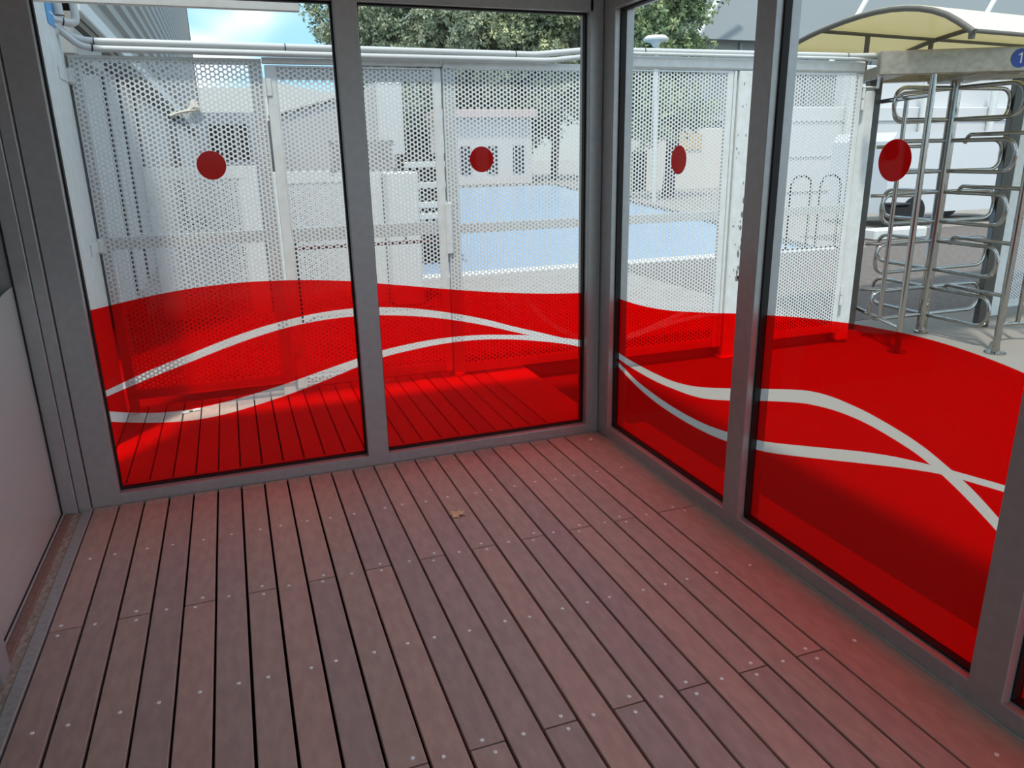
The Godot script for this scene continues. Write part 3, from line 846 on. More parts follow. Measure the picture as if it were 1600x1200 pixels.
# ------------------------------------------------------------------ turnstile
func turnstile() -> void:
	# local frame: +x along the front beam, -z away from us; origin at the base of the front left pole
	var turn := -atan2(0.447, 0.894)
	var o := thing("turnstile", "full height stainless steel turnstile with hairpin rotor arms, right of the fence", "turnstile", Vector3(5.275, GROUND, -4.79), turn)
	var s: Material = mats.steel
	var d: Material = mats.steel_dull
	var dk := mat(Color(0.36, 0.36, 0.345), 0.3, 0.7)
	var G := -GROUND
	part(o, "beam", B(Vector3(-0.42, 2.13 + G, -0.06), Vector3(1.55, 2.305 + G, 0.035), 0.006), d, "wide brushed steel beam")
	part(o, "pole", MB.new().tube([Vector3(0, 0, 0), Vector3(0, 2.13 + G, 0)], 0.026, 18), s)
	part(o, "flange", MB.new().lathe([Vector2(0.0, 0), Vector2(0.075, 0.0), Vector2(0.075, 0.010), Vector2(0.03, 0.012), Vector2(0.028, 0.045), Vector2(0.026, 0.045)], Vector3.ZERO, 20), s)
	part(o, "pole", MB.new().tube([Vector3(0.80, 0, 0), Vector3(0.80, 2.13 + G, 0)], 0.028, 18), s)
	part(o, "flange", MB.new().lathe([Vector2(0.0, 0), Vector2(0.085, 0.0), Vector2(0.085, 0.010), Vector2(0.034, 0.012), Vector2(0.032, 0.055), Vector2(0.028, 0.055)], Vector3(0.80, 0, 0), 20), s)
	# left guard: low and high rail running back, with one bar
	part(o, "guard_rail", MB.new().tube([Vector3(0, 0.21, 0), Vector3(-0.08, 0.21, -0.86)], 0.018, 12), s)
	part(o, "guard_rail", MB.new().tube([Vector3(0, 1.98 + G, 0), Vector3(-0.08, 1.98 + G, -0.86)], 0.020, 12), s)
	part(o, "guard_bar", MB.new().tube([Vector3(-0.035, 0.21, -0.40), Vector3(-0.035, 1.98 + G, -0.40)], 0.019, 12), s)
	for y in [0.40, 0.83, 1.27, 1.70]:
		part(o, "comb_bar", MB.new().tube([Vector3(-0.08, y + G - 0.11, -0.86), Vector3(0.34, y + G - 0.11, -0.80)], 0.016, 10), s)
	# back posts and the dull side sheets
	part(o, "side_post", B(Vector3(-0.20, 0, -0.98), Vector3(-0.09, 2.15 + G, -0.86), 0.004), dk, "dull steel side post")
	part(o, "side_post", B(Vector3(1.10, 0, -1.10), Vector3(1.205, 2.15 + G, -1.00), 0.004), dk, "dull steel side post")
	var top := MB.new()
	top.box(Vector3(-0.25, 2.15 + G, -1.12), Vector3(1.40, 2.25 + G, -0.98), 0.004)
	part(o, "back_beam", top, d)
	part(o, "side_beam", B(Vector3(-0.24, 2.15 + G, -1.0), Vector3(-0.10, 2.25 + G, -0.05), 0.004), d)
	part(o, "bearing_plate", B(Vector3(0.33, 2.12 + G, -0.98), Vector3(0.66, 2.16 + G, -0.06), 0.004), d)
	# rotor
	var rc := Vector3(0.488, 0, -0.757)
	var col := MB.new()
	col.tube([rc + Vector3.UP * 0.01, rc + Vector3.UP * (2.13 + G)], 0.047, 20)
	part(o, "rotor_column", col, s)
	part(o, "rotor_foot", MB.new().lathe([Vector2(0.0, 0), Vector2(0.062, 0.0), Vector2(0.062, 0.02), Vector2(0.05, 0.03), Vector2(0.047, 0.06)], rc, 20), s)
	var lows := [0.07, 0.50, 0.935, 1.375, 1.81]
	var L := 0.66
	var first: MeshInstance3D = null
	var arm := MB.new().tube(rounded([Vector3(0.04, 0.0, 0), Vector3(L, 0.0, 0), Vector3(L, 0.26, 0), Vector3(0.04, 0.26, 0)], 0.13, 10), 0.0175, 12).mesh()
	for w in 4:
		# the wings seen from above, counted from the screen's right and towards us
		var a := deg_to_rad(-49.0 - 42.0 + 90.0 * w) - turn
		for k in 5:
			var m := part(o, "rotor_arm", arm, s, "", rc + Vector3.UP * (lows[k] + G))
			m.rotation.y = a
	# right barrier: comb bars that pass between the arms, and a curved cage of tubes
	for y in [0.40, 0.83, 1.27, 1.70]:
		part(o, "comb_bar", MB.new().tube(rounded([Vector3(0.80, y + G - 0.02, -0.0), Vector3(0.66, y + G - 0.02, -0.34), Vector3(0.585, y + G - 0.02, -0.60), Vector3(0.575, y + G - 0.09, -0.63)], 0.06), 0.017, 10), s)
	var cage := [Vector3(0.80, 0, -0.02), Vector3(1.00, 0, -0.42), Vector3(1.35, 0, -0.50), Vector3(1.60, 0, -0.15), Vector3(1.45, 0, 0.20)]
	for y in [0.16, 2.02]:
		var ring := []
		for q in cage: ring.append(q + Vector3.UP * y)
		part(o, "cage_rail", MB.new().tube(rounded(ring, 0.22, 8), 0.020, 12), s)
	for q in [Vector3(1.02, 0, -0.40), Vector3(1.18, 0, -0.46), Vector3(1.36, 0, -0.42)]:
		part(o, "cage_bar", MB.new().tube([q + Vector3.UP * 0.16, q + Vector3.UP * 2.02], 0.019, 12), s)
	# round blue number sign on the beam
	var g := thing("number_sign", "round blue sign with a white numeral 1 on the steel beam", "sign", Vector3(5.275, 0, -4.79) + Basis(Vector3.UP, turn) * Vector3(0.595, 2.222, 0.036), turn)
	var dm := MB.new().lathe([Vector2(0, 0), Vector2(0.068, 0.0), Vector2(0.068, 0.003), Vector2(0, 0.003)], Vector3.ZERO, 32).mesh()
	var dd := part(g, "disc", dm, mat(Color(0.05, 0.22, 0.55), 0.4), "blue disc")
	dd.rotation.x = PI / 2
	var tm := TextMesh.new()
	tm.text = "1"
	tm.font_size = 48
	tm.pixel_size = 0.0022
	tm.depth = 0.001
	var sf := SystemFont.new()
	sf.font_names = PackedStringArray(["Droid Sans"])
	tm.font = sf
	part(g, "numeral", tm, mats.white, "white numeral", Vector3(0, 0, 0.0036))

func canopy() -> void:
	# barrel vault along x over the turnstile; open arch at its left end
	var o := thing("canopy", "curved cream polycarbonate canopy on grey tube ribs above the turnstile", "canopy")
	var prof := vv([-4.26, 2.362, -4.325, 2.405, -4.39, 2.446, -4.50, 2.508, -4.62, 2.555, -4.75, 2.59, -4.88, 2.613, -5.02, 2.628, -5.18, 2.634, -5.34, 2.629, -5.50, 2.617, -5.65, 2.600, -5.80, 2.580, -5.92, 2.560, -6.06, 2.530, -6.21, 2.497, -6.30, 2.470])
	var skew := -0.12
	var x0 := 5.0
	var x1 := 9.6
	var sh := MB.new()
	for k in 16:
		var a: Vector2 = prof[k]
		var b: Vector2 = prof[k + 1]
		for h in [0.0, 0.008]:
			sh.quad_out(Vector3(x0, a.y + h, a.x), Vector3(x1, a.y + h, a.x + skew * 4.6), Vector3(x1, b.y + h, b.x + skew * 4.6), Vector3(x0, b.y + h, b.x), Vector3(0, 1 if h > 0 else -1, 0))
	part(o, "roof_sheet", sh, mats.poly, "cream translucent sheet")
	for x in [5.0, 6.55, 8.1, 9.6]:
		var pts := []
		for q in prof: pts.append(Vector3(x, q.y - 0.016, q.x + skew * (x - x0)))
		part(o, "rib", MB.new().tube(pts, 0.022, 10), mats.rib)
	for q in [[2.562, -5.78], [2.352, -4.245], [2.455, -6.29]]:
		part(o, "purlin", MB.new().tube([Vector3(x0, q[0], q[1]), Vector3(x1, q[0], q[1] + skew * 4.6)], 0.015, 10), mats.rib)
	for q in [[5.015, -4.285, 2.306, 2.36], [5.60, -5.86, 2.262, 2.555], [6.47, -5.96, 2.262, 2.555], [8.1, -6.16, 2.262, 2.555]]:
		part(o, "post", B(Vector3(q[0] - 0.017, q[2], q[1] - 0.017), Vector3(q[0] + 0.017, q[3], q[1] + 0.017), 0.003), mats.rib)

# ------------------------------------------------------------------ what lies beyond
func beyond() -> void:
	var wh: Material = mats.white
	# inner barrier: white perforated low fence
	for q in [["white perforated low barrier seen through the leftmost fence panel", -0.62, 0.12, 1.52], ["white perforated low barrier seen through the left half of the gate", 0.54, 1.48, 1.45]]:
		var p := thing("low_barrier", q[0], "barrier", Vector3(0, 0, -9.0))
		perforated(p, q[1], q[2], GROUND, q[3] - 0.13, 0.0, 0.006)
		part(p, "top_rail", B(Vector3(q[1] - 0.05, q[3] - 0.13, -0.05), Vector3(q[2] + 0.05, q[3], 0.01), 0.004), wh)
		part(p, "post", B(Vector3(q[1] - 0.20, GROUND, -0.05), Vector3(q[1], q[3], 0.008), 0.004), wh)
		part(p, "post", B(Vector3(q[2], GROUND, -0.05), Vector3(q[2] + 0.20, q[3], 0.008), 0.004), wh)
	single("low_wall", "plain white upright slab left of the pool, seen through the gate", "slab", B(Vector3(1.70, GROUND, -9.2), Vector3(2.05, 1.42, -8.7), 0.02), wh)
	# dark red handrail
	var h := thing("handrail", "dark red handrail with black end loops, seen through the gate", "handrail")
	var hr := mat(Color(0.25, 0.06, 0.05), 0.5)
	part(h, "rail", MB.new().tube([Vector3(0.58, 0.69, -8.2), Vector3(2.20, 0.69, -8.2)], 0.020, 10), hr)
	part(h, "end_loop", MB.new().tube(rounded([Vector3(1.75, 0.69, -8.2), Vector3(1.75, 0.80, -8.2), Vector3(2.20, 0.80, -8.2), Vector3(2.20, 0.62, -8.2)], 0.05), 0.016, 10), mats.black)
	part(h, "end_loop", MB.new().tube(rounded([Vector3(0.58, 0.72, -8.2), Vector3(0.55, 0.83, -8.2), Vector3(0.53, 0.56, -8.2)], 0.04), 0.022, 10), mats.black)
	for x in [0.58, 2.18]:
		part(h, "post", MB.new().tube([Vector3(x, GROUND, -8.2), Vector3(x, 0.69, -8.2)], 0.018, 10), mats.black)
	# stepped seating
	var st := thing("stepped_platform", "dark stepped platform with pale treads at the left edge of the pool", "platform", Vector3(0, 0, -12.6))
	var dk := mat(Color(0.06, 0.06, 0.065), 0.8)
	part(st, "base", MB.new().box(Vector3(2.85, -0.5, -1.2), Vector3(3.62, 1.62, -0.4), 0.01).box(Vector3(2.85, 0.42, -0.4), Vector3(3.62, 0.95, 0.0), 0.01), dk)
	for q in [[1.44, -0.40], [1.10, -0.38], [0.80, 0.0], [0.62, 0.02]]:
		part(st, "tread", B(Vector3(2.83, q[0] - 0.05, q[1]), Vector3(3.60, q[0] + 0.05, q[1] + 0.05), 0.01), wh)
	# grey pavilion and its white tower
	var pv := thing("pavilion", "grey flat-walled pavilion with a sloping roof and white tower, seen through the gate", "pavilion", Vector3(0, 0, -14.0))
	var gw := mat(Color(0.66, 0.66, 0.66), 0.8)
	var bm := MB.new()
	var pr := [Vector2(0.80, GROUND), Vector2(2.60, GROUND), Vector2(2.60, 2.70), Vector2(2.26, 2.60), Vector2(0.80, 2.22)]
	for k in 5:
		var a: Vector2 = pr[k]
		var b: Vector2 = pr[(k + 1) % 5]
		bm.quad_out(Vector3(a.x, a.y, 0), Vector3(b.x, b.y, 0), Vector3(b.x, b.y, -3), Vector3(a.x, a.y, -3), Vector3((a.y + b.y) * 0.0 + (b.y - a.y), a.x - b.x, 0))
		if k > 0 and k < 4:
			bm.tri_out(Vector3(pr[0].x, pr[0].y, 0), Vector3(a.x, a.y, 0), Vector3(b.x, b.y, 0), Vector3(0, 0, 1))
			bm.tri_out(Vector3(pr[0].x, pr[0].y, -3), Vector3(a.x, a.y, -3), Vector3(b.x, b.y, -3), Vector3(0, 0, -1))
	part(pv, "wall", bm, gw)
	part(pv, "tower", B(Vector3(2.60, GROUND, -1.0), Vector3(3.06, 2.82, 0.1), 0.01), wh, "plain white tower")
	part(pv, "roof_edge", MB.new().tube([Vector3(0.78, 2.25, 0.02), Vector3(2.26, 2.63, 0.02)], 0.03, 8), mats.rib)
	# building with dark window strip
	var wb := thing("service_block", "low grey block with dark windows, seen through the leftmost fence panel", "building", Vector3(0, 0, -22.0))
	part(wb, "wall", B(Vector3(-0.6, GROUND, -4), Vector3(1.1, 2.75, 0), 0.02), gw)
	for x in [-0.30, 0.05, 0.40]:
		part(wb, "window", B(Vector3(x, 1.55, 0.0), Vector3(x + 0.28, 2.45, 0.03), 0.005), dk)
	# houses and hill far away
	var roofm := mat(Color(0.72, 0.52, 0.44), 0.8)
	var k2 := 0
	for q in [[-1.3, 0.5, 3.4, 4.2, -53.0, "pale far house with a terracotta roof, left of its twin"], [1.2, 3.4, 3.3, 4.0, -55.0, "pale far house with a terracotta roof, right of its twin"]]:
		var hs := thing("house", q[5], "house", Vector3(0, 0, q[4]))
		part(hs, "wall", B(Vector3(q[0], GROUND, -5), Vector3(q[1], q[2], 0), 0.02), mat(Color(0.80, 0.76, 0.70), 0.8))
		var rf := MB.new()
		var mid: float = (q[2] + q[3]) * 0.5 + 0.2
		rf.quad_out(Vector3(q[0] - 0.2, q[2], 0.3), Vector3(q[1] + 0.2, q[2], 0.3), Vector3(q[1] + 0.2, mid + 0.3, -2.5), Vector3(q[0] - 0.2, mid + 0.3, -2.5), Vector3(0, 1, 1))
		rf.quad_out(Vector3(q[0] - 0.2, q[2], -5.3), Vector3(q[1] + 0.2, q[2], -5.3), Vector3(q[1] + 0.2, mid + 0.3, -2.5), Vector3(q[0] - 0.2, mid + 0.3, -2.5), Vector3(0, 1, -1))
		rf.tri_out(Vector3(q[0] - 0.2, q[2], 0.3), Vector3(q[0] - 0.2, q[2], -5.3), Vector3(q[0] - 0.2, mid + 0.3, -2.5), Vector3(-1, 0, 0))
		rf.tri_out(Vector3(q[1] + 0.2, q[2], 0.3), Vector3(q[1] + 0.2, q[2], -5.3), Vector3(q[1] + 0.2, mid + 0.3, -2.5), Vector3(1, 0, 0))
		part(hs, "roof", rf, roofm)
		for x in 2:
			part(hs, "window", B(Vector3(q[0] + 0.35 + x * 0.8, 1.6, 0.0), Vector3(q[0] + 0.65 + x * 0.8, 2.4, 0.04), 0.005), dk)
	var hill := MB.new()
	var hn := FastNoiseLite.new()
	hn.seed = 3
	hn.frequency = 0.02
	var nx := 40
	for i in nx:
		for j in 6:
			var q := []
			for w in [[0, 0], [1, 0], [1, 1], [0, 1]]:
				var xx := lerpf(-90.0, 130.0, float(i + w[0]) / nx)
				var t := float(j + w[1]) / 6.0
				q.append(Vector3(xx, -0.5 + sin(t * PI * 0.5) * (18.5 + 3.0 * hn.get_noise_1d(xx * 2.0)), -150.0 - 60.0 * t))
			hill.quad_out(q[0], q[1], q[2], q[3], Vector3(0, 1, 0.5))
	var hl := part(self, "hills", hill, mat(Color(0.56, 0.57, 0.545), 0.95))
	meta(hl, "hazy grey-green hills on the horizon", "", "", "structure")
	# pale buildings behind the pool
	var pale := mat(Color(0.80, 0.78, 0.76), 0.85)
	var pink := mat(Color(0.80, 0.70, 0.66), 0.85)
	var bl := thing("clubhouse", "pale low clubhouse behind the pool with a row of dark windows", "building", Vector3(0, 0, -42.4))
	part(bl, "wall", B(Vector3(11.5, GROUND, -3), Vector3(16.8, 3.5, 0), 0.03), pale)
	part(bl, "roof", B(Vector3(11.3, 3.5, -3.2), Vector3(17.0, 3.95, 0.4), 0.05), pink, "pinkish flat roof edge")
	for k in 3:
		part(bl, "window", B(Vector3(12.4 + k * 1.6, 0.5, 0.0), Vector3(13.1 + k * 1.6, 2.0, 0.05), 0.01), mat(Color(0.25, 0.27, 0.30), 0.3))
	bl = thing("pool_wall", "long beige wall behind the right side of the pool", "wall", Vector3(0, 0, -30.0))
	part(bl, "wall", B(Vector3(15.6, GROUND, -0.4), Vector3(27.0, 2.5, 0), 0.02), mat(Color(0.82, 0.79, 0.74), 0.85))
	part(bl, "door", B(Vector3(16.5, GROUND, 0.0), Vector3(17.2, 1.6, 0.05), 0.01), dk)
	part(bl, "panel", B(Vector3(18.6, 1.6, 0.0), Vector3(20.0, 2.3, 0.06), 0.01), mat(Color(0.76, 0.66, 0.52), 0.8), "tan panel")
	# lamp with a mushroom head
	var lp := thing("pool_lamp", "white mushroom-headed lamp post by the pool, in front of the trees", "lamp post", Vector3(13.55, GROUND, -23.0))
	part(lp, "pole", MB.new().tube([Vector3(0, 0, 0), Vector3(-0.12, 4.86, 0)], 0.075, 12), wh)
	part(lp, "shade", MB.new().lathe([Vector2(0.08, 4.86), Vector2(0.16, 4.99), Vector2(0.40, 5.06), Vector2(0.41, 5.11), Vector2(0.31, 5.20), Vector2(0.0, 5.23)], Vector3(-0.15, 0, 0), 20), wh)
	# left hall: ribbed cladding over a wall of panels
	var lh := thing("clad_hall", "long grey hall on the left with ribbed upper cladding and pale panels below", "building")
	var cl := mat(Color(0.60, 0.60, 0.58), 0.5, 0.2)
	var zf := -48.0
	var zn := -7.6
	var xb := -0.985
	var y0 := 2.80
	var rb := MB.new()
	for k in 27:
		var ya := y0 + 0.12 + k * 0.25
		var ptsy := [[ya, 0.0], [ya + 0.10, 0.0], [ya + 0.14, 0.05], [ya + 0.21, 0.05], [ya + 0.25, 0.0]]
		for j in 4:
			rb.quad_out(Vector3(xb - ptsy[j][1], ptsy[j][0], zn), Vector3(xb - ptsy[j][1], ptsy[j][0], zf), Vector3(xb - ptsy[j + 1][1], ptsy[j + 1][0], zf), Vector3(xb - ptsy[j + 1][1], ptsy[j + 1][0], zn), Vector3.RIGHT)
	part(lh, "cladding", rb, cl, "grey horizontally ribbed metal cladding")
	part(lh, "core", B(Vector3(-9.0, 2.9, zf), Vector3(xb - 0.06, 9.6, zn)), mat(Color(0.45, 0.45, 0.44), 0.7))
	part(lh, "trim", B(Vector3(xb - 0.05, y0 - 0.02, zf), Vector3(xb + 0.02, y0 + 0.12, zn), 0.01), mats.white, "pale lower trim")
	part(lh, "end_trim", B(Vector3(xb - 0.3, y0 - 0.1, zf - 0.35), Vector3(xb + 0.03, 9.6, zf), 0.02), mat(Color(0.5, 0.5, 0.49), 0.6))
	part(lh, "soffit", B(Vector3(-4.0, 2.72, zf), Vector3(xb - 0.05, 2.78, zn)), mat(Color(0.50, 0.49, 0.46), 0.8))
	part(lh, "wall", B(Vector3(-4.2, GROUND, zf), Vector3(-1.305, 2.72, -7.0)), dk)
	var zs := [-9.2, -10.9, -12.5, -14.5, -16.9, -19.4, -22.5, -26.0, -30.0, -36.0, -47.0]
	var pgrey := mat(Color(0.70, 0.695, 0.685), 0.6)
	for k in zs.size() - 1:
		part(lh, "wall_panel", B(Vector3(-1.30, GROUND, zs[k + 1] + 0.24), Vector3(-1.275, 2.70, zs[k] - 0.24), 0.004), pgrey)
	part(lh, "duct", B(Vector3(-1.6, 2.42, -9.0), Vector3(-1.02, 2.66, -7.4), 0.02), cl, "square grey duct under the soffit")
	# grey hall on the right with its white brace
	var rh := thing("sports_hall", "big blue-grey sheet-metal hall behind the trees and the canopy", "building", Vector3(0, 0, -32.5))
	var hallm := mat(Color(0.50, 0.53, 0.53), 0.6)
	part(rh, "wall", B(Vector3(18.6, GROUND, -5.5), Vector3(64.0, 6.4, 0.0)), hallm)
	var up := MB.new()
	up.quad_out(Vector3(17.4, 6.4, 0.6), Vector3(64, 6.4, 0.6), Vector3(64, 15, -5.5), Vector3(23.5, 15, -5.5), Vector3(0, 0.5, 1))
	up.quad_out(Vector3(17.4, 6.4, 0.6), Vector3(64, 6.4, 0.6), Vector3(64, 6.4, 0.0), Vector3(17.4, 6.4, 0.0), Vector3.DOWN)
	part(rh, "roof", up, mat(Color(0.45, 0.48, 0.485), 0.6), "sloping roof sheet")
	for k in 11:
		part(rh, "seam", B(Vector3(19.4 + k * 4.0, GROUND, 0.0), Vector3(19.55 + k * 4.0, 6.4, 0.10), 0.01), mat(Color(0.52, 0.56, 0.59), 0.6))
	for y in [2.9, 5.0]:
		part(rh, "band", B(Vector3(18.5, y, 0.0), Vector3(64.0, y + 0.16, 0.12), 0.01), mat(Color(0.67, 0.70, 0.72), 0.6))
	for k in 4:
		part(rh, "brace", MB.new().tube([Vector3(19.4 + k * 8.0, 5.3, 1.6), Vector3(22.6 + k * 8.0, 9.9, 1.2)], 0.13, 10), wh, "white diagonal brace")
	# pale wall seen through the turnstile
	var tw := thing("yard_wall", "pale grey panelled wall behind the turnstile with slim white columns", "wall", Vector3(0, 0, -17.0))
	part(tw, "wall", B(Vector3(12.9, GROUND, -0.3), Vector3(34.0, 2.62, 0.0), 0.02), mat(Color(0.78, 0.79, 0.79), 0.7))
	part(tw, "wall", B(Vector3(15.9, GROUND, -0.6), Vector3(34.0, 3.7, -0.32), 0.02), mat(Color(0.78, 0.79, 0.79), 0.7))
	for k in 7:
		part(tw, "column", MB.new().tube([Vector3(13.2 + k * 2.6, GROUND, 0.10), Vector3(13.2 + k * 2.6, 2.62 if k < 1 else 3.7, 0.10)], 0.10, 12), wh)
	for k in 3:
		part(tw, "rail", B(Vector3(12.9, 0.45 + k * 0.9, 0.0), Vector3(34.0, 0.48 + k * 0.9, 0.03), 0.005), mat(Color(0.66, 0.67, 0.67), 0.7))
	van(Vector3(15.45, GROUND, -13.6), 0.0, "white parked van whose dark wheel shows between the turnstile arms")
	var bn := thing("bin", "small black wheeled bin in front of the white van, behind the turnstile", "bin", Vector3(13.05, GROUND, -12.35))
	part(bn, "body", B(Vector3(-0.18, 0.04, -0.18), Vector3(0.18, 0.52, 0.18), 0.03), mats.black)
	part(bn, "lid", B(Vector3(-0.20, 0.52, -0.20), Vector3(0.20, 0.57, 0.20), 0.02), mats.black)
	part(bn, "wheel", MB.new().tube([Vector3(-0.15, 0.06, 0.19), Vector3(-0.11, 0.06, 0.19)], 0.06, 14), mats.peel)
	# bicycle hoop rack
	var bk := thing("bicycle_rack", "dark hooped bicycle rack seen through the right gate leaf", "rack", Vector3(8.85, GROUND, -10.6))
	for k in 2:
		part(bk, "hoop", MB.new().tube(rounded([Vector3(k * 0.62, 0.05, 0), Vector3(k * 0.62, 1.25, 0), Vector3(k * 0.62 + 0.42, 1.25, 0), Vector3(k * 0.62 + 0.42, 0.05, 0)], 0.2, 8), 0.017, 8), mats.black)
	part(bk, "ground_bar", B(Vector3(-0.1, 0, -0.03), Vector3(1.15, 0.05, 0.03), 0.004), mats.black)
	single("kerb_block", "short white kerb block on the asphalt behind the turnstile rotor", "kerb", B(Vector3(11.3, GROUND, -11.4), Vector3(12.6, 0.10, -11.1), 0.03), wh)

func van(at: Vector3, turn: float, label: String) -> void:
	var c := thing("van", label, "van", at, turn, "")
	var paint := mat(Color(0.80, 0.82, 0.83), 0.25)
	var prof := [Vector2(-2.3, 0.30), Vector2(2.25, 0.30), Vector2(2.32, 0.62), Vector2(2.25, 0.98), Vector2(1.55, 1.18), Vector2(0.95, 1.92), Vector2(0.6, 1.98), Vector2(-2.2, 1.98), Vector2(-2.32, 1.80)]
	var b := MB.new()
	for k in prof.size():
		var p: Vector2 = prof[k]
		var q: Vector2 = prof[(k + 1) % prof.size()]
		b.quad_out(Vector3(p.x, p.y, 0.85), Vector3(q.x, q.y, 0.85), Vector3(q.x, q.y, -0.85), Vector3(p.x, p.y, -0.85), Vector3(q.y - p.y, p.x - q.x, 0))
		for s in [0.85, -0.85]:
			b.tri_out(Vector3(0, 0.75, s), Vector3(p.x, p.y, s), Vector3(q.x, q.y, s), Vector3(0, 0, s))
	part(c, "body", b, paint)
	var gl := mat(Color(0.04, 0.05, 0.06), 0.05)
	part(c, "window", B(Vector3(0.80, 1.20, 0.852), Vector3(1.08, 1.62, 0.862), 0.003), gl)
	for x in [-1.5, 1.42]:
		for s in [0.74, -0.88]:
			part(c, "wheel", MB.new().tube([Vector3(x, 0.32, s), Vector3(x, 0.32, s + 0.14)], 0.32, 24), mats.black)
	part(c, "bumper", B(Vector3(2.2, 0.32, -0.8), Vector3(2.38, 0.55, 0.8), 0.04), paint)

# ------------------------------------------------------------------ trees
func trees() -> void:
	# one sprig: six pointed leaves, each bent along its middle
	var s := MB.new()
	var rng := RandomNumberGenerator.new()
	rng.seed = 99
	for k in 6:
		var a := TAU * k / 6 + rng.randf() * 0.5
		var d := Vector3(cos(a), rng.randf_range(-0.5, 0.6), sin(a)).normalized()
		var w := d.cross(Vector3(rng.randf_range(-1, 1), 1, rng.randf_range(-1, 1))).normalized() * 0.26
		var n := d.cross(w).normalized() * 0.08
		var p := d * 0.15
		var m := d * 0.6 + n
		var e := d * 1.1
		s.tri(p, m + w, e)
		s.tri(p, e, m - w)
	var sprig := s.mesh()
	var lm := mat(Color(1, 1, 1), 0.55)
	lm.vertex_color_use_as_albedo = true
	lm.backlight_enabled = true
	lm.backlight = Color(0.35, 0.35, 0.35)
	var bark := mat(Color(0.30, 0.26, 0.22), 0.9)
	# [label, base, trunk height, leaf colours, clumps: (x, y, z, rx, ry, rz), sprigs, size]
	var list := [
		["tall dark olive-green tree behind the pool, left edge against the sky", Vector3(7.6, GROUND, -29.0), 4.5, [Color(0.17, 0.20, 0.12), Color(0.26, 0.28, 0.18), Color(0.12, 0.15, 0.09)],
			[[-2.1, 6.4, 0.5, 2.0, 2.6, 2.0], [0.2, 6.8, 0.8, 2.2, 3.0, 2.2], [2.4, 6.2, 0.6, 2.3, 2.8, 2.2], [1.0, 4.0, 0.0, 2.4, 1.8, 2.0], [-0.6, 4.4, 1.2, 2.2, 1.5, 1.6], [1.2, 9.6, 0.0, 3.0, 2.6, 2.4]], 15000, 0.19],
		["broad dark olive-green tree behind the pool, between the mullion and corner post", Vector3(12.0, GROUND, -28.0), 4.0, [Color(0.19, 0.22, 0.12), Color(0.30, 0.32, 0.16), Color(0.13, 0.16, 0.09)],
			[[-2.2, 6.2, 0.0, 2.2, 2.8, 2.0], [0.2, 6.5, 0.5, 2.4, 2.6, 2.0], [2.6, 6.1, 0.0, 2.2, 2.4, 2.0], [0.0, 4.3, 0.0, 3.2, 1.5, 1.8], [0.5, 9.2, 0.0, 3.2, 2.4, 2.2]], 14000, 0.19],
		["bright green leafy tree beside the mushroom lamp, grey hall behind it", Vector3(15.6, GROUND, -25.5), 3.6, [Color(0.12, 0.17, 0.07), Color(0.18, 0.22, 0.10), Color(0.08, 0.12, 0.055)],
			[[-1.6, 5.0, 0.0, 1.7, 1.2, 1.6], [-0.4, 6.7, 0.6, 1.5, 1.0, 1.4], [0.0, 4.9, 0.3, 1.3, 0.7, 1.2], [-0.9, 3.4, 0.0, 1.9, 1.2, 1.6]], 4200, 0.18],
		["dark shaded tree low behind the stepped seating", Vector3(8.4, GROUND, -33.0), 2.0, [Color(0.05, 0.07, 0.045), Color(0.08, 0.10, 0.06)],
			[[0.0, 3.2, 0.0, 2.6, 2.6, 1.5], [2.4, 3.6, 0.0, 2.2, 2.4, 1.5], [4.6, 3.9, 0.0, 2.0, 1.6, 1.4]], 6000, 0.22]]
	for q in [0, 1, 3]:   # those three stand beyond the far end of the pool
		var far := 1.65
		list[q][1] = Vector3(list[q][1].x * far, GROUND, list[q][1].z * far)
		list[q][2] = list[q][2] * far - 0.6
		for c in list[q][4]:
			c[1] = 1.71 + (c[1] - 1.71) * far
			for k in [0, 2, 3, 4, 5]: c[k] *= far
		list[q][6] *= far * 0.76
		list[q][5] = int(list[q][5] * 1.7)
	for t in list:
		var o := thing("tree", t[0], "tree", t[1])
		var tr := MB.new()
		tr.tube([Vector3(0, 0, 0), Vector3(0.1, t[2] * 0.5, 0.05), Vector3(0.0, t[2] + 0.8, 0)], 0.24, 10)
		for c in t[4]:
			tr.tube([Vector3(0, t[2] * 0.75, 0), Vector3(c[0] * 0.6, lerpf(t[2], c[1], 0.6), c[2] * 0.5), Vector3(c[0], c[1], c[2])], 0.08, 8)
		part(o, "trunk", tr, bark)
		var where := []
		var cols := []
		var clumps: Array = t[4]
		var tot := 0.0
		for c in clumps: tot += c[3] * c[4] * c[5]
		for c in clumps:
			var cnt := int(t[5] * c[3] * c[4] * c[5] / tot)
			# small tufts inside each clump give the crown its lumps
			var tufts := []
			for k in maxi(12, cnt / 90):
				var d := Vector3(rng.randfn(), rng.randfn(), rng.randfn()).normalized() * pow(rng.randf(), 0.4)
				tufts.append(Vector3(c[0] + d.x * c[3], c[1] + d.y * c[4], c[2] + d.z * c[5]))
			for k in cnt:
				var tf: Vector3 = tufts[rng.randi() % tufts.size()]
				var p: Vector3 = tf + Vector3(rng.randfn(), rng.randfn() * 0.7, rng.randfn()) * 2.2 * t[6]
				var b := Basis.from_euler(Vector3(rng.randf() * TAU, rng.randf() * TAU, rng.randf() * TAU)).scaled(Vector3.ONE * t[6] * rng.randf_range(0.7, 1.3))
				where.append(Transform3D(b, p))
				var col: Color = t[3][rng.randi() % t[3].size()]
				cols.append(col * rng.randf_range(1.15, 1.9))
		many(o, "foliage", sprig, lm, where, cols)

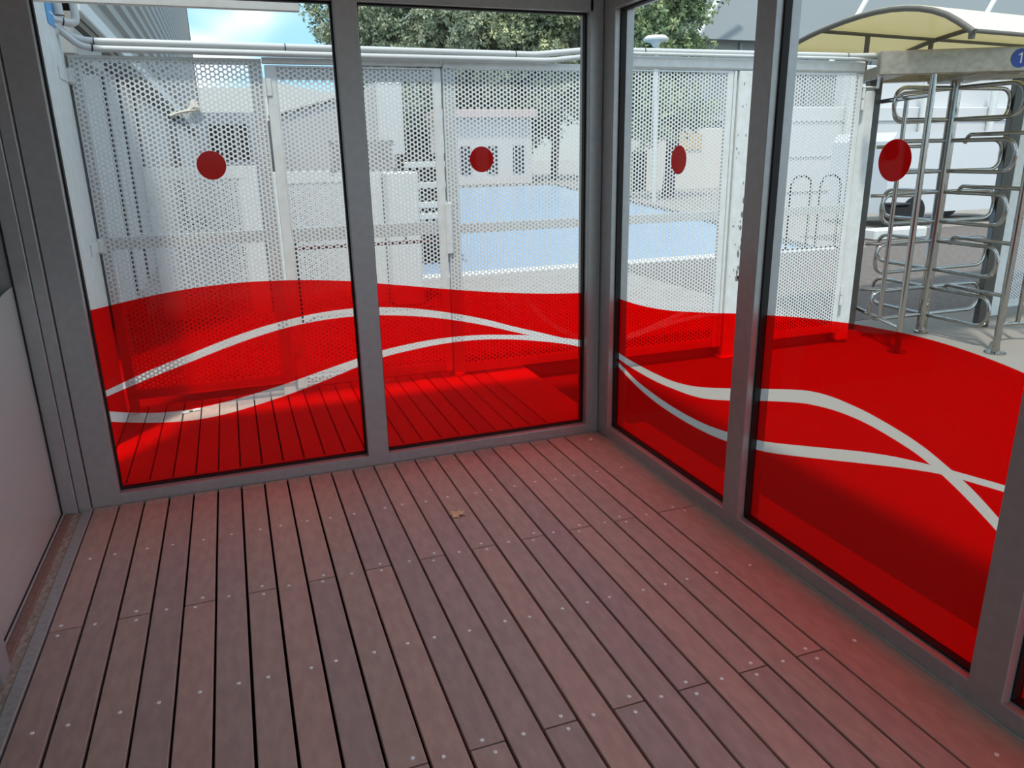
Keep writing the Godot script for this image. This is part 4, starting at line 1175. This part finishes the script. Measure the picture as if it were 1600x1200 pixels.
# ------------------------------------------------------------------ little things on the deck
func small_things() -> void:
	var lf := thing("fallen_leaf", "dry tan lobed leaf lying on the deck boards", "leaf", Vector3(0.822, 0.004, -3.055), 0.5)
	var m := MB.new()
	var ang := [0, 18, 38, 55, 72, 90, 108, 128, 145, 162, 180, 205, 230, 250, 270, 290, 310, 335]
	var rad := [0.040, 0.024, 0.047, 0.026, 0.040, 0.052, 0.038, 0.026, 0.046, 0.025, 0.042, 0.022, 0.034, 0.018, 0.012, 0.018, 0.036, 0.022]
	var pts := []
	for k in ang.size():
		var a := deg_to_rad(ang[k])
		var r: float = rad[k]
		pts.append(Vector3(cos(a) * r, 0.10 * r + 0.004 * sin(3.0 * a), -sin(a) * r))
	for k in pts.size():
		var a: Vector3 = pts[k]
		var b: Vector3 = pts[(k + 1) % pts.size()]
		m.tri_out(Vector3(0, 0.002, 0), a, b, Vector3.UP)
		m.tri_out(Vector3(0, 0.001, 0), a - Vector3.UP * 0.0008, b - Vector3.UP * 0.0008, Vector3.DOWN)
	part(lf, "blade", m, grain(mat(Color(0.96, 0.82, 0.64), 0.7), noise_tex(0.05, Color(0.88, 0.84, 0.80), Color(1, 1, 1), 71, 128), Vector3(14, 14, 14)))
	part(lf, "stalk", MB.new().tube([Vector3(0, 0.002, 0.008), Vector3(0.004, 0.001, 0.024), Vector3(0.012, -0.001, 0.036)], 0.0012, 6), mat(Color(0.55, 0.40, 0.28), 0.7))
	var hk := thing("plastic_scrap", "bent cream plastic scrap caught on the leftmost fence panel, above the red dot", "scrap", Vector3(-0.067, -0.016, -5.2455))
	var hm := MB.new()
	hm.tube([Vector3(-0.212, 1.868, 0.0), Vector3(-0.165, 1.885, 0.012), Vector3(-0.11, 1.897, 0.016), Vector3(-0.06, 1.902, 0.014)], 0.0085, 10)
	part(hk, "stem", hm, mat(Color(0.80, 0.78, 0.73), 0.6))
	var fn := MB.new()
	var fo := [Vector2(-0.118, 1.893), Vector2(-0.095, 1.925), Vector2(-0.088, 1.955), Vector2(-0.068, 1.962), Vector2(-0.045, 1.935), Vector2(-0.030, 1.915), Vector2(-0.042, 1.897), Vector2(-0.08, 1.888)]
	for k in fo.size():
		var p: Vector2 = fo[k]
		var q: Vector2 = fo[(k + 1) % fo.size()]
		fn.tri_out(Vector3(-0.07, 1.92, 0.026), Vector3(p.x, p.y, 0.016), Vector3(q.x, q.y, 0.016), Vector3(0, 0, 1))
		fn.tri_out(Vector3(-0.07, 1.92, 0.012), Vector3(p.x, p.y, 0.010), Vector3(q.x, q.y, 0.010), Vector3(0, 0, -1))
		fn.quad_out(Vector3(p.x, p.y, 0.016), Vector3(q.x, q.y, 0.016), Vector3(q.x, q.y, 0.010), Vector3(p.x, p.y, 0.010), Vector3(q.y - p.y, p.x - q.x, 0))
	part(hk, "flap", fn, mat(Color(0.82, 0.80, 0.76), 0.6))
	var ps := thing("paper_scrap", "small torn white scrap on the boards outside the left front pane", "scrap", Vector3(-0.405, 0.0, -5.165), 0.3)
	part(ps, "piece", B(Vector3(-0.055, 0.0, -0.018), Vector3(-0.010, 0.010, 0.018), 0.004), mats.white)
	part(ps, "piece", B(Vector3(0.012, 0.0, -0.020), Vector3(0.060, 0.012, 0.014), 0.004), mats.white)
	part(ps, "strip", B(Vector3(-0.012, 0.0, -0.006), Vector3(0.014, 0.006, 0.006), 0.002), mats.black)
	var pb := MB.new().lathe([Vector2(0, 0), Vector2(0.012, 0.001), Vector2(0.016, 0.006), Vector2(0.011, 0.013), Vector2(0.004, 0.016), Vector2(0, 0.016)], Vector3.ZERO, 9)
	var s := single("pebble", "small pale scrap in the deck corner under the corner post", "pebble", pb, mat(Color(0.85, 0.74, 0.66), 0.8), Vector3(1.800, 0.0, -3.675))
	s.rotation = Vector3(0.1, 0.7, 0.0)
	s.scale = Vector3(1.3, 0.9, 0.8)
